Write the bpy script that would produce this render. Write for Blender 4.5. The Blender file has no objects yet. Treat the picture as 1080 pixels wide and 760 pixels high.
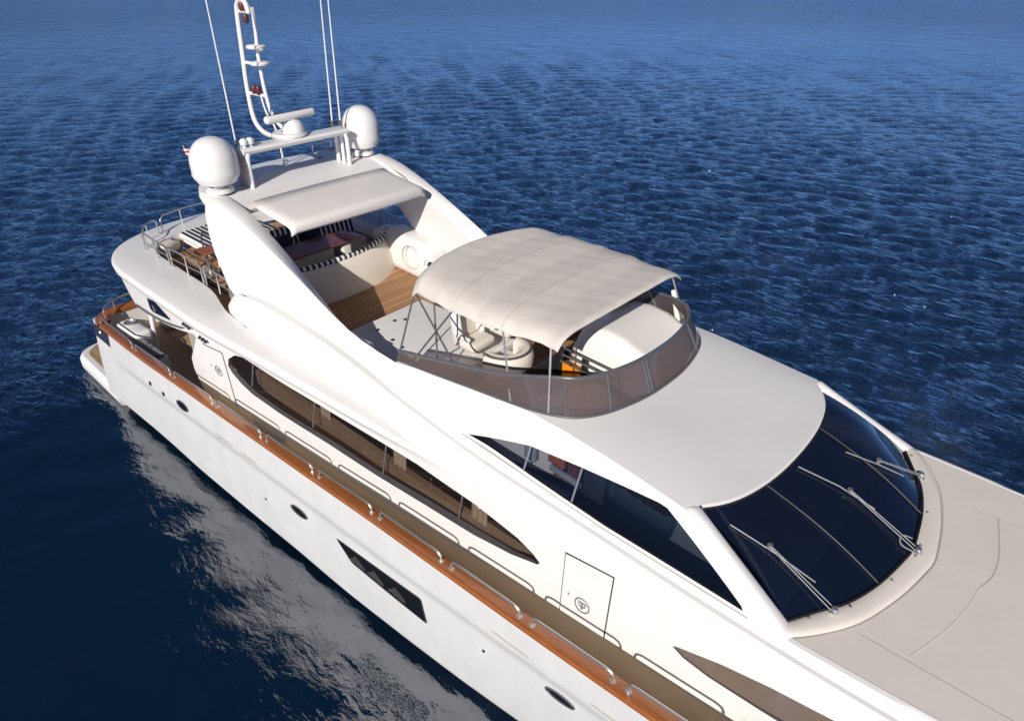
import bpy, math, random
import numpy as np
from mathutils import Vector, Matrix
from mathutils.geometry import delaunay_2d_cdt
random.seed(7)
S = bpy.context.scene
COL = S.collection
R = math.radians

# ------------------------------------------------------------------ camera
cd = bpy.data.cameras.new('camera')
cam = bpy.data.objects.new('camera', cd); COL.objects.link(cam)
cd.sensor_width = 36.0; cd.lens = 735/1080*36; cd.clip_end = 20000; cd.clip_start = 0.1
cam.location = (0, -7, 10)
va = R(132.6); th = R(31)
d = Vector((math.cos(va)*math.cos(th), math.sin(va)*math.cos(th), -math.sin(th)))
cam.rotation_euler = d.to_track_quat('-Z', 'Y').to_euler()
S.camera = cam
# ------------------------------------------------------------------ light
SUN_EL = R(29); SUN_AZ = math.atan2(0.44, -0.90)     # azimuth from +Y towards +X
W = bpy.data.worlds.new('World'); S.world = W; W.use_nodes = True
nt = W.node_tree; bg = nt.nodes['Background']
sky = nt.nodes.new('ShaderNodeTexSky'); sky.sky_type = 'NISHITA'; sky.sun_disc = False
sky.sun_elevation = SUN_EL; sky.sun_rotation = SUN_AZ; sky.air_density = 0.17; sky.dust_density = 0.0; sky.ozone_density = 6.0
nt.links.new(sky.outputs[0], bg.inputs[0]); bg.inputs[1].default_value = 0.13
sl = bpy.data.lights.new('sun', 'SUN'); sl.energy = 4.5; sl.angle = R(0.5); sl.color = (1.0, 0.945, 0.875)
so = bpy.data.objects.new('sun', sl); COL.objects.link(so)
sd = Vector((math.sin(SUN_AZ)*math.cos(SUN_EL), math.cos(SUN_AZ)*math.cos(SUN_EL), math.sin(SUN_EL)))
so.rotation_euler = (-sd).to_track_quat('-Z', 'Y').to_euler(); so.location = (0, -20, 30)
S.view_settings.view_transform = 'Standard'; S.view_settings.look = 'None'
S.view_settings.exposure = 0.05; S.view_settings.gamma = 1.0

# ------------------------------------------------------------------ materials
def new_mat(name):
    m = bpy.data.materials.new(name); m.use_nodes = True
    return m, m.node_tree, m.node_tree.nodes['Principled BSDF']
def setp(b, **k):
    for n, v in k.items(): b.inputs[n.replace('_', ' ')].default_value = v
def noise(nt, scale, detail=3, rough=.55, vec=None, dist=0):
    n = nt.nodes.new('ShaderNodeTexNoise'); n.inputs['Scale'].default_value = scale
    n.inputs['Detail'].default_value = detail; n.inputs['Roughness'].default_value = rough
    n.inputs['Distortion'].default_value = dist
    if vec is not None: nt.links.new(vec, n.inputs['Vector'])
    return n
def geo(nt): return nt.nodes.new('ShaderNodeNewGeometry').outputs['Position']
def mapping(nt, vec, scale=(1, 1, 1), rot=(0, 0, 0)):
    m = nt.nodes.new('ShaderNodeMapping'); m.inputs['Scale'].default_value = scale; m.inputs['Rotation'].default_value = rot
    nt.links.new(vec, m.inputs['Vector']); return m.outputs[0]
def ramp(nt, fac, stops):
    r = nt.nodes.new('ShaderNodeValToRGB'); e = r.color_ramp.elements
    while len(e) < len(stops): e.new(.5)
    for el, (p, c) in zip(e, stops): el.position = p; el.color = (*c, 1)
    nt.links.new(fac, r.inputs[0]); return r.outputs[0]
def bump(nt, h, strength, dist, normal=None):
    b = nt.nodes.new('ShaderNodeBump'); b.inputs['Strength'].default_value = strength; b.inputs['Distance'].default_value = dist
    nt.links.new(h, b.inputs['Height'])
    if normal is not None: nt.links.new(normal, b.inputs['Normal'])
    return b.outputs[0]
def mottled(name, c, var=.05, scale=1.2, rough=.35, coat=0.0, bscale=0, bstr=0, metallic=0, stretch=(1, 1, 1)):
    m, nt, b = new_mat(name)
    v = mapping(nt, geo(nt), stretch)
    n = noise(nt, scale, 5, .6, v)
    lo = tuple(x*(1-var) for x in c); hi = tuple(min(1, x*(1+var)) for x in c)
    nt.links.new(ramp(nt, n.outputs[0], [(.3, lo), (.7, hi)]), b.inputs['Base Color'])
    setp(b, Roughness=rough, Metallic=metallic, Coat_Weight=coat); b.inputs['Coat Roughness'].default_value = .08
    if bstr:
        n2 = noise(nt, bscale, 3, .6, geo(nt)); nt.links.new(bump(nt, n2.outputs[0], bstr, .01), b.inputs['Normal'])
    return m
M = {}
M['white'] = mottled('white_gelcoat', (.80, .78, .755), .025, 1.0, .42, .12)
M['hull'] = mottled('hull_gelcoat', (.75, .742, .73), .05, 2.6, .32, .3, stretch=(1, 1, .6))
M['cream'] = mottled('cream_nonskid', (.78, .72, .65), .03, 2.5, .6, 0, 160, .15)
M['canvas'] = mottled('cream_canvas', (.69, .635, .575), .05, 3, .85, 0, 14, .35)
M['hardtop'] = mottled('cream_hardtop', (.80, .755, .70), .02, 3, .5)
M['cushion'] = mottled('cream_vinyl', (.74, .68, .60), .03, 4, .5)
M['steel'] = mottled('polished_steel', (.66, .62, .58), .03, 5, .30, 0, metallic=.8)
M['railgrey'] = mottled('grey_rail', (.10, .105, .12), .05, 5, .3, .3)
M['darksteel'] = mottled('dark_metal', (.10, .095, .10), .1, 5, .35)
M['black'] = mottled('black_rubber', (.012, .012, .014), .1, 3, .5)
M['gap'] = mottled('dark_gap', (.03, .03, .032), .1, 3, .8)
M['boot'] = mottled('boot_stripe', (.012, .014, .022), .2, 3, .35, .3)
M['plastic'] = mottled('white_plastic', (.82, .80, .77), .015, 3, .35, .2)
M['navy'] = mottled('navy_fabric', (.015, .02, .05), .2, 9, .9)
M['sofa'] = mottled('tan_sofa', (.42, .335, .265), .1, 3, .8)
M['curtain'] = mottled('grey_curtain', (.035, .037, .037), .1, 4, .8)
M['tan'] = mottled('tan_wall_shade', (.95, .74, .50), .04, 2, .5)  # warm shade of the lower wall, put into the base colour
M['seamcloth'] = mottled('cloth_seam', (.60, .55, .50), .05, 6, .9)
M['wiper'] = mottled('grey_wiper', (.27, .27, .28), .05, 6, .5)
M['orange'] = mottled('orange_locker', (.80, .25, .01), .1, 3, .4)
M['redlamp'] = mottled('red_lamp', (.10, .022, .02), .1, 3, .3)
M['greypad'] = mottled('grey_cushion', (.20, .205, .23), .06, 5, .85)
M['seam'] = mottled('light_seam', (.80, .75, .70), .02, 3, .6)
M['seamdark'] = mottled('dark_seam', (.55, .50, .46), .02, 3, .7)
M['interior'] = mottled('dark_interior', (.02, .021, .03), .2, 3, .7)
M['dash'] = mottled('grey_dashboard', (.22, .23, .26), .05, 3, .6)
M['leather'] = mottled('grey_leather', (.42, .44, .5), .05, 3, .5)
M['brownwood'] = mottled('brown_cabinet', (.48, .14, .05), .15, 3, .35)
M['emblem'] = mottled('emblem_grey', (.22, .22, .23), .05, 3, .4)

def wood(name, c, dark, rough, coat, sx=(1.2, 14, 14)):
    m, nt, b = new_mat(name)
    n = noise(nt, 2.2, 6, .65, mapping(nt, geo(nt), sx), 1.0)
    nt.links.new(ramp(nt, n.outputs[0], [(.25, dark), (.75, c)]), b.inputs['Base Color'])
    setp(b, Roughness=rough, Coat_Weight=coat); b.inputs['Coat Roughness'].default_value = .06
    return m
M['cap'] = wood('varnished_teak', (.44, .155, .038), (.25, .065, .014), .28, .6, (1.0, 18, 18))
M['mahogany'] = wood('mahogany', (.20, .062, .04), (.13, .038, .028), .35, .4, (2, 9, 9))

def teak(name, along, w=.075, c=(.40, .235, .115)):
    m, nt, b = new_mat(name)
    P = nt.nodes.new('ShaderNodeSeparateXYZ'); nt.links.new(geo(nt), P.inputs[0])
    ax = P.outputs[1] if along == 'x' else P.outputs[0]
    def math_(op, a, bb=None):
        k = nt.nodes.new('ShaderNodeMath'); k.operation = op
        if hasattr(a, 'links'): nt.links.new(a, k.inputs[0])
        else: k.inputs[0].default_value = a
        if bb is not None:
            if hasattr(bb, 'links'): nt.links.new(bb, k.inputs[1])
            else: k.inputs[1].default_value = bb
        return k.outputs[0]
    q = math_('DIVIDE', ax, w); fr = math_('FRACT', q); fl = math_('FLOOR', q)
    seam = math_('LESS_THAN', fr, .10)
    wn = nt.nodes.new('ShaderNodeTexWhiteNoise'); wn.noise_dimensions = '1D'; nt.links.new(fl, wn.inputs['W'])
    sc = (1.5, 22, 22) if along == 'x' else (22, 1.5, 22)
    n = noise(nt, 2, 5, .6, mapping(nt, geo(nt), sc))
    n2 = noise(nt, .9, 3, .6, geo(nt))
    s = math_('ADD', math_('MULTIPLY', wn.outputs[0], .45), math_('MULTIPLY', n.outputs[0], .35))
    s = math_('ADD', s, math_('MULTIPLY', n2.outputs[0], .25))
    dk = tuple(x*.58 for x in c)
    colr = ramp(nt, s, [(.2, dk), (.85, c)])
    mx = nt.nodes.new('ShaderNodeMixRGB'); nt.links.new(seam, mx.inputs[0]); nt.links.new(colr, mx.inputs[1]); mx.inputs[2].default_value = (.05, .03, .02, 1)
    nt.links.new(mx.outputs[0], b.inputs['Base Color']); setp(b, Roughness=.7)
    return m
M['teak_x'] = teak('teak_planks', 'x', .075, (.52, .35, .20))
M['teak_y'] = teak('teak_planks_across', 'y', .11, (.50, .27, .125))

def stripes(name, axis, period, frac, c1, c2):
    m, nt, b = new_mat(name)
    tc = nt.nodes.new('ShaderNodeTexCoord'); P = nt.nodes.new('ShaderNodeSeparateXYZ'); nt.links.new(tc.outputs['Object'], P.inputs[0])
    a = nt.nodes.new('ShaderNodeMath'); a.operation = 'DIVIDE'; nt.links.new(P.outputs[axis], a.inputs[0]); a.inputs[1].default_value = period
    f = nt.nodes.new('ShaderNodeMath'); f.operation = 'FRACT'; nt.links.new(a.outputs[0], f.inputs[0])
    l = nt.nodes.new('ShaderNodeMath'); l.operation = 'LESS_THAN'; nt.links.new(f.outputs[0], l.inputs[0]); l.inputs[1].default_value = frac
    mx = nt.nodes.new('ShaderNodeMixRGB'); nt.links.new(l.outputs[0], mx.inputs[0]); mx.inputs[1].default_value = (*c2, 1); mx.inputs[2].default_value = (*c1, 1)
    nt.links.new(mx.outputs[0], b.inputs['Base Color']); setp(b, Roughness=.9)
    n2 = noise(nt, 14, 3, .6, geo(nt)); nt.links.new(bump(nt, n2.outputs[0], .3, .01), b.inputs['Normal'])
    return m
NAVY = (.014, .018, .045); WHT = (.78, .76, .73)
M['stripe_x'] = stripes('navy_white_stripes_x', 0, .17, .5, NAVY, WHT)
M['stripe_y'] = stripes('navy_white_stripes_y', 1, .115, .6, NAVY, WHT)
M['stripe_edge'] = stripes('navy_white_piping', 1, .115, .5, NAVY, WHT)
M['flag'] = stripes('red_white_flag', 2, .09, .5, (.5, .05, .04), (.7, .68, .68))

def tinted(name, tint, base, rough=.03, ior=1.5, opac=.0, refl=None):
    """tinted sheet: transparent tint + an opaque share, with a reflecting face"""
    m = bpy.data.materials.new(name); m.use_nodes = True; nt = m.node_tree
    out = nt.nodes['Material Output']; nt.nodes.remove(nt.nodes['Principled BSDF'])
    tr = nt.nodes.new('ShaderNodeBsdfTransparent'); tr.inputs[0].default_value = (*tint, 1)
    df = nt.nodes.new('ShaderNodeBsdfDiffuse'); df.inputs[0].default_value = (*base, 1)
    m1 = nt.nodes.new('ShaderNodeMixShader'); m1.inputs[0].default_value = opac
    nt.links.new(tr.outputs[0], m1.inputs[1]); nt.links.new(df.outputs[0], m1.inputs[2])
    gl = nt.nodes.new('ShaderNodeBsdfGlossy'); gl.inputs['Roughness'].default_value = rough; gl.inputs[0].default_value = (1, 1, 1, 1)
    lw = nt.nodes.new('ShaderNodeLayerWeight'); lw.inputs[0].default_value = .5
    pw = nt.nodes.new('ShaderNodeMath'); pw.operation = 'POWER'; nt.links.new(lw.outputs['Facing'], pw.inputs[0]); pw.inputs[1].default_value = 5
    f0 = ((ior-1)/(ior+1))**2
    fr = nt.nodes.new('ShaderNodeMath'); fr.operation = 'MULTIPLY_ADD'; nt.links.new(pw.outputs[0], fr.inputs[0]); fr.inputs[1].default_value = 1-f0; fr.inputs[2].default_value = f0
    m2 = nt.nodes.new('ShaderNodeMixShader'); nt.links.new(fr.outputs[0], m2.inputs[0])
    nt.links.new(m1.outputs[0], m2.inputs[1]); nt.links.new(gl.outputs[0], m2.inputs[2])
    nt.links.new(m2.outputs[0], out.inputs[0])
    return m
M['glass'] = tinted('dark_blue_glass', (.20, .22, .28), (.010, .016, .040), .02, 1.85, .5)
M['glass_side'] = tinted('side_glass', (.55, .56, .6), (.012, .014, .02), .02, 1.5, .12)
M['salon_glass'] = tinted('bronze_glass', (.60, .54, .48), (.05, .035, .025), .02, 1.6, .22)
M['bronze_opaque'] = tinted('bronze_opaque_glass', (.1, .08, .06), (.17, .125, .095), .03, 1.5, .95)
M['hull_glass'] = tinted('hull_glass', (.1, .1, .1), (.012, .013, .015), .03, 1.5, .9)
M['screen'] = tinted('smoked_acrylic', (.42, .36, .35), (.19, .145, .13), .04, 1.6, .55)

# water
LEE = (-3.2, 2.5, -15.0, -23.0)      # y range and x range over which the sheltered water beside the hull turns to open water
def water_mat():
    m, nt, b = new_mat('sea_water')
    P = geo(nt)
    setp(b, Base_Color=(.0006, .009, .022, 1), Roughness=.03, IOR=2.8)
    b.inputs['Specular Tint'].default_value = (.95, .97, 1, 1)
    a = R(-42)
    n1 = noise(nt, 1.35, 3, .5, mapping(nt, P, (1, 2.3, 1), (0, 0, a)), .6)
    n2 = noise(nt, 3.2, 4, .6, mapping(nt, P, (1, 1.8, 1), (0, 0, a+.35)), .4)
    n3 = noise(nt, 8.0, 2, .5, mapping(nt, P, (1, 1.5, 1), (0, 0, a-.3)))
    sp = nt.nodes.new('ShaderNodeSeparateXYZ'); nt.links.new(P, sp.inputs[0])
    def mrange(src, a0, a1, b0, b1):
        k = nt.nodes.new('ShaderNodeMapRange'); k.interpolation_type = 'SMOOTHSTEP'; nt.links.new(src, k.inputs[0])
        for q, v in zip((1, 2, 3, 4), (a0, a1, b0, b1)): k.inputs[q].default_value = v
        return k.outputs[0]
    mx = nt.nodes.new('ShaderNodeMath'); mx.operation = 'MAXIMUM'
    nt.links.new(mrange(sp.outputs[1], LEE[0], LEE[1], .10, 1), mx.inputs[0]); nt.links.new(mrange(sp.outputs[0], LEE[2], LEE[3], 0, 1), mx.inputs[1])
    # unresolved ripples far from the boat act as roughness
    ln = nt.nodes.new('ShaderNodeVectorMath'); ln.operation = 'LENGTH'; nt.links.new(P, ln.inputs[0])
    nt.links.new(mrange(ln.outputs['Value'], 30, 150, .045, .13), b.inputs['Roughness'])
    def bm(h, dist, normal):
        bn = nt.nodes.new('ShaderNodeBump'); bn.inputs['Distance'].default_value = dist
        nt.links.new(h, bn.inputs['Height']); nt.links.new(mx.outputs[0], bn.inputs['Strength'])
        if normal is not None: nt.links.new(normal, bn.inputs['Normal'])
        return bn.outputs[0]
    n0 = noise(nt, .24, 5, .72, mapping(nt, P, (1, 2.1, 1), (0, 0, a+.1)), .4)
    far = nt.nodes.new('ShaderNodeBump'); far.inputs['Distance'].default_value = 3.6; nt.links.new(n0.outputs[0], far.inputs['Height'])
    nt.links.new(mrange(ln.outputs['Value'], 45, 130, .0, 1), far.inputs['Strength'])
    N = bm(n1.outputs[0], .20, far.outputs[0])
    N = bm(n2.outputs[0], .12, N)
    N = bm(n3.outputs[0], .025, N)
    nt.links.new(N, b.inputs['Normal'])
    return m
M['water'] = water_mat()

# ------------------------------------------------------------------ mesh helpers
class MB:
    def __init__(s): s.v = []; s.f = []
    def add(s, vs, fs):
        o = len(s.v); s.v += [tuple(p) for p in vs]; s.f += [tuple(i+o for i in f) for f in fs]; return s
    def grid(s, rows, closed=False, flip=False):
        n = len(rows[0]); fs = []
        for i in range(len(rows)-1):
            for j in range(n if closed else n-1):
                a, b = i*n+j, i*n+(j+1) % n
                q = (a, b, b+n, a+n); fs.append(q[::-1] if flip else q)
        return s.add([p for r in rows for p in r], fs)
    def tube(s, pts, r, seg=8, caps=True):
        pts = [Vector(p) for p in pts]; rows = []
        rr = r if isinstance(r, (list, tuple)) else [r]*len(pts)
        prev = None
        for i, p in enumerate(pts):
            t = (pts[min(i+1, len(pts)-1)]-pts[max(i-1, 0)])
            t = t.normalized() if t.length > 1e-9 else Vector((0, 0, 1))
            if prev is None:
                u = t.orthogonal().normalized()
            else:
                u = (prev-t*prev.dot(t)); u = u.normalized() if u.length > 1e-6 else t.orthogonal().normalized()
            prev = u; w = t.cross(u)
            rows.append([p+u*math.cos(k*2*math.pi/seg)*rr[i]+w*math.sin(k*2*math.pi/seg)*rr[i] for k in range(seg)])
        o = len(s.v); s.grid(rows, True)
        if caps:
            s.f.append(tuple(o+k for k in range(seg))[::-1]); s.f.append(tuple(o+(len(pts)-1)*seg+k for k in range(seg)))
        return s
    def lathe(s, prof, c=(0, 0, 0), seg=32):
        rows = [[(c[0]+r*math.cos(k*2*math.pi/seg), c[1]+r*math.sin(k*2*math.pi/seg), c[2]+z) for k in range(seg)] for r, z in prof]
        return s.grid(rows, True)
    def box(s, c, size, rz=0, bev=0.0, rot=None):
        x, y, z = (q/2 for q in size)
        m = (rot if rot is not None else Matrix.Rotation(rz, 3, 'Z')); c = Vector(c)
        if bev <= 0:
            vs = [(sx*x, sy*y, sz*z) for sz in (-1, 1) for sy in (-1, 1) for sx in (-1, 1)]
            fs = [(0, 2, 3, 1), (4, 5, 7, 6), (0, 1, 5, 4), (2, 6, 7, 3), (0, 4, 6, 2), (1, 3, 7, 5)]
            return s.add([m@Vector(p)+c for p in vs], fs)
        # rounded box: superposed rounded rectangle rings
        def ring(hx, hy, zz, br):
            out = []
            for qx, qy, a0 in ((1, 1, 0), (-1, 1, 90), (-1, -1, 180), (1, -1, 270)):
                for k in range(4):
                    a = R(a0+k*30); out.append(m@Vector((qx*(hx-br)+br*math.cos(a), qy*(hy-br)+br*math.sin(a), zz))+c)
            return out
        b = min(bev, x*.98, y*.98, z*.98); rows = []
        for k in range(4):
            a = R(90*k/3); rows.append(ring(x-b+b*math.sin(a), y-b+b*math.sin(a), -z+b-b*math.cos(a), b*max(.3, math.sin(a))))
        for k in range(4):
            a = R(90*k/3); rows.append(ring(x-b+b*math.cos(a), y-b+b*math.cos(a), z-b+b*math.sin(a), b*max(.3, math.cos(a))))
        o = len(s.v); s.grid(rows, True); n = 16
        s.f.append(tuple(o+k for k in range(n))[::-1]); s.f.append(tuple(o+7*n+k for k in range(n)))
        return s
    def poly_prism(s, pts, z0, z1):
        n = len(pts); vs = [(x, y, z0) for x, y in pts]+[(x, y, z1) for x, y in pts]
        fs = [tuple(range(n))[::-1], tuple(range(n, 2*n))]+[(i, (i+1) % n, (i+1) % n+n, i+n) for i in range(n)]
        return s.add(vs, fs)
    def mirror(s):
        o = len(s.v); s.v += [(x, -y, z) for x, y, z in s.v]; s.f += [tuple(i+o for i in f)[::-1] for f in list(s.f)]; return s
    def flipped(s):
        m = MB(); m.v = [(x, -y, z) for x, y, z in s.v]; m.f = [f[::-1] for f in s.f]; return m
    def build(s, name, mat, parent=None, angle=40, origin=None, thick=0):
        me = bpy.data.meshes.new(name)
        vs = s.v if origin is None else [(x-origin[0], y-origin[1], z-origin[2]) for x, y, z in s.v]
        me.from_pydata(vs, [], s.f); me.validate(); me.update()
        me.materials.append(M[mat]); me.polygons.foreach_set('use_smooth', [True]*len(me.polygons))
        me.set_sharp_from_angle(angle=R(angle))
        o = bpy.data.objects.new(name, me); COL.objects.link(o)
        if origin is not None: o.location = origin
        if parent is not None: o.parent = parent
        if thick:
            q = o.modifiers.new('thickness', 'SOLIDIFY'); q.thickness = thick; q.offset = 0
        return o
def itp(tab, x):
    """smooth monotone-ish (Catmull-Rom) lookup; tab = sorted [(x, value or tuple)]"""
    n = len(tab)
    if x <= tab[0][0]: return tab[0][1]
    if x >= tab[-1][0]: return tab[-1][1]
    for i in range(n-1):
        if tab[i][0] <= x <= tab[i+1][0]: break
    def val(k): v = tab[k][1]; return v if isinstance(v, tuple) else (v,)
    x0, x1 = tab[i][0], tab[i+1][0]; h = x1-x0; t = (x-x0)/h
    def slope(k):
        a, b = max(k-1, 0), min(k+1, n-1)
        return tuple((q-p)/(tab[b][0]-tab[a][0]) for p, q in zip(val(a), val(b)))
    m0, m1 = slope(i), slope(i+1)
    h00 = 2*t**3-3*t*t+1; h10 = t**3-2*t*t+t; h01 = -2*t**3+3*t*t; h11 = t**3-t*t
    r = tuple(h00*p+h10*h*a+h01*q+h11*h*b for p, q, a, b in zip(val(i), val(i+1), m0, m1))
    return r if isinstance(tab[0][1], tuple) else r[0]
def spl(pts, n=8, closed=False):
    """Catmull-Rom through points"""
    P = [Vector(p) for p in pts]; out = []; N = len(P)
    for i in range(N if closed else N-1):
        a = P[(i-1) % N] if closed or i > 0 else P[0]; b = P[i]; c = P[(i+1) % N]; e = P[(i+2) % N] if closed or i+2 < N else P[-1]
        for k in range(n):
            t = k/n
            out.append(.5*((2*b)+(c-a)*t+(2*a-5*b+4*c-e)*t*t+(3*b-a-3*c+e)*t**3))
    if not closed: out.append(P[-1])
    return out
def dens(poly, step):
    out = []; n = len(poly)
    for i in range(n):
        a, b = Vector(poly[i][:2]), Vector(poly[(i+1) % n][:2]); k = max(1, int((b-a).length/step))
        out += [a+(b-a)*j/k for j in range(k)]
    return out
def inside(p, poly):
    x, y = p; c = False; n = len(poly); j = n-1
    for i in range(n):
        xi, yi = poly[i]; xj, yj = poly[j]
        if (yi > y) != (yj > y) and x < (xj-xi)*(y-yi)/(yj-yi)+xi: c = not c
        j = i
    return c
def segd(p, a, b):
    ab = b-a; t = max(0, min(1, (p-a).dot(ab)/max(ab.length_squared, 1e-12))); return (p-a-ab*t).length
def cdt(outline, holes, step, fn, flip=False):
    """2D region with holes -> triangles mapped through fn(u, v)"""
    loops = [dens(outline, step)]+[dens(h, step*.6) for h in holes]
    V = []; E = []
    for L in loops:
        o = len(V); V += L; E += [(o+i, o+(i+1) % len(L)) for i in range(len(L))]
    segs = [(V[a], V[b]) for a, b in E]
    lo = [min(p[k] for p in loops[0]) for k in (0, 1)]; hi = [max(p[k] for p in loops[0]) for k in (0, 1)]
    u = lo[0]+step*.5; row = 0
    while u < hi[0]:
        v = lo[1]+step*(.5 if row % 2 else .9)
        while v < hi[1]:
            p = Vector((u, v))
            if inside(p, loops[0]) and not any(inside(p, h) for h in loops[1:]) and all(segd(p, a, b) > step*.45 for a, b in segs if abs(a[0]-u) < 2*step+.01 or abs(b[0]-u) < 2*step+.01): V.append(p)
            v += step
        u += step*.87; row += 1
    vs, es, fs, *_ = delaunay_2d_cdt(V, E, [], 0, 1e-5)
    keep = []
    for f in fs:
        c = sum((vs[i] for i in f), Vector((0, 0)))/len(f)
        if inside(c, loops[0]) and not any(inside(c, h) for h in loops[1:]): keep.append(tuple(f)[::-1] if flip else tuple(f))
    m = MB(); m.add([fn(p[0], p[1]) for p in vs], keep); return m
def empty(name, parent=None, loc=(0, 0, 0)):
    o = bpy.data.objects.new(name, None); COL.objects.link(o); o.location = loc; o.empty_display_size = .3
    if parent is not None: o.parent = parent
    return o
def tag(o, label=None, cat=None, group=None, kind=None):
    for k, v in (('label', label), ('category', cat), ('group', group), ('kind', kind)):
        if v: o[k] = v
    return o

# ================================================================== SETTING: the sea
def sea_mesh():
    """one sheet of sea, finest around the boat, displaced by a sum of wind waves"""
    rng = np.random.default_rng(5)
    rad = np.concatenate([np.linspace(.0, 3.0, 8), 3.0*(1.0058**np.arange(1, 860))]); rad = np.concatenate([rad, [520, 700, 1000, 1600, 2600, 4200]])
    c0 = R(132.6); fine = np.linspace(c0-R(66), c0+R(66), 1150); coarse = np.linspace(c0+R(66), c0-R(66)+2*math.pi, 60)[1:-1]
    ang = np.concatenate([fine, coarse]); nr, na = len(rad), len(ang)
    X = 2.0+rad[:, None]*np.cos(ang)[None, :]; Yy = -9.0+rad[:, None]*np.sin(ang)[None, :]
    cell = np.maximum(np.gradient(rad), rad*R(132)/1150)[:, None]
    def sm(v, a, b): t = np.clip((v-a)/(b-a), 0, 1); return t*t*(3-2*t)
    openw = np.maximum(sm(Yy, LEE[0], LEE[1]), sm(-X, -LEE[2], -LEE[3]))
    Z = np.zeros_like(X); th0 = c0+math.pi
    for i in range(84):
        L = 0.36*(1.75/0.36)**((i+rng.random())/84); k = 2*math.pi/L
        th = th0+rng.normal(0, .55); ph = rng.random()*2*math.pi
        slope = .0125*(1.0 if L < 1.1 else (1.1/L)**.6)
        fade = np.clip((L/cell-2.5)/2.5, 0, 1)
        calm = .26 if L < .8 else (.6 if L < 1.2 else 1.15)
        w = slope/k*fade*(calm+(1-calm)*openw)
        q = k*(X*math.cos(th)+Yy*math.sin(th))+ph
        Z += w*(np.sin(q)+.18*np.cos(2*q))
    Z *= .8+.2*(np.sin(X*.11+Yy*.05+1)*np.sin(Yy*.09-X*.04)+1)
    V = np.stack([X, Yy, Z], -1).reshape(-1, 3)
    idx = np.arange(nr*na).reshape(nr, na); A = idx[:-1]; B = idx[1:]
    F = np.stack([A, B, np.roll(B, -1, 1), np.roll(A, -1, 1)], -1).reshape(-1, 4)
    me = bpy.data.meshes.new('water'); me.vertices.add(len(V)); me.vertices.foreach_set('co', V.astype(np.float32).ravel())
    me.loops.add(F.size); me.loops.foreach_set('vertex_index', F.astype(np.int32).ravel())
    me.polygons.add(len(F)); me.polygons.foreach_set('loop_start', np.arange(0, F.size, 4, dtype=np.int32)); me.polygons.foreach_set('loop_total', np.full(len(F), 4, np.int32))
    me.polygons.foreach_set('use_smooth', np.ones(len(F), bool)); me.update(calc_edges=True); me.validate()
    me.materials.append(M['water'])
    o = bpy.data.objects.new('water', me); COL.objects.link(o); return o
tag(sea_mesh(), kind='structure')

# ================================================================== THE YACHT
Y = empty('motor_yacht', loc=(-5, 0, 0))
Y.location = (0, 0, 0)
tag(Y, 'white motor yacht with teak side rail and cream sun canopy on dark blue sea', 'yacht')

# ---- hull --------------------------------------------------------
CAPZ = [(-17.3, 2.36), (-14.7, 2.40), (-13, 2.50), (-11.3, 2.60), (-9.5, 2.71), (-8, 2.81), (-6.5, 2.92), (-5, 3.0), (-3.6, 3.07), (-2.2, 3.17), (0, 3.32), (4, 3.62), (9.5, 4.05)]
CAPY = [(-17.3, 2.93), (-14, 2.93), (-9, 2.90), (-4, 2.88), (-1, 2.85), (2, 2.62), (5, 1.95), (7.5, 1.05), (9.6, .05)]
WLY = [(-17.6, 3.08), (-14, 3.02), (-9.8, 2.90), (-6.3, 2.72), (-4.3, 2.52), (-1, 2.1), (2, 1.45), (5, .7), (8, .05)]
def hull_y(x, z):
    zc = itp(CAPZ, x); t = max(0, min(1, z/zc)); w = itp(WLY, x); c = itp(CAPY, x)
    y = w+(c-w)*t**.8
    zk = 1.70+.055*(x+14) if x < 4 else 2.7                  # knuckle line
    k = 1/(1+math.exp(-(z-zk)/.035)); fade = max(0, min(1, (x+16.6)/1.6))
    und = max(0, .30-z)/.30*(.10+.30*max(0, min(1, (-5-x)/4)))
    return y+.055*fade*(k-.5)+.05*math.sin(math.pi*t)-und
h = MB()
stx = [-17.35+.22*i for i in range(int((9.6+17.35)/.22)+1)]
def hull_ring(x, s=1):
    zc = itp(CAPZ, x); n = 44; out = []
    for j in range(n+1):
        z = -.35+(zc+.35)*j/n; rake = 0
        if x < -16.5: rake = -.16*math.sin(max(0, z/zc)*math.pi*.5)*(-16.5-x)/.85*-1
        out.append((x+rake*.8, -hull_y(x, max(0, z)), z))
    return out
h.grid([hull_ring(x) for x in stx], flip=True)
h.mirror()
# transom
r0 = hull_ring(stx[0]); h.grid([[(p[0]-(.12*(1-abs(t)**3)), p[1]*t, p[2]) for t in [-1+.1*k for k in range(21)]] for p in r0])
h.build('hull', 'hull', Y, 30)
# dark boot stripe
b = MB(); b.grid([[(x, -hull_y(x, z)-.012, z) for z in (-.3, 0, .08, .16, .24)] for x in stx[1:]], flip=True); b.mirror(); b.build('boot_stripe', 'boot', Y)
# bulwark inner face and deck
DZ = [(-17.2, 1.72), (-13.6, 1.72), (-12.0, 1.85), (-10.0, 2.0), (-6, 2.2), (0, 2.55), (9, 3.3)]
b = MB(); b.grid([[(x, -(itp(CAPY, x)-.14), itp(CAPZ, x)-.01), (x, -(itp(CAPY, x)-.16), itp(DZ, x)-.05)] for x in stx[1:-4]]); b.mirror()
b.grid([[(-17.2, y, itp(CAPZ, -17.3)-.01), (-17.2, y, 1.7)] for y in (-2.8, -1.4, 0, 1.4, 2.8)]); b.build('bulwark', 'white', Y)
b = MB(); b.grid([[(x, t*(itp(CAPY, x)-.1), itp(DZ, x)) for t in (-1, -.5, 0, .5, 1)] for x in stx[0:-3]], flip=True); b.build('side_deck', 'teak_x', Y)
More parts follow.
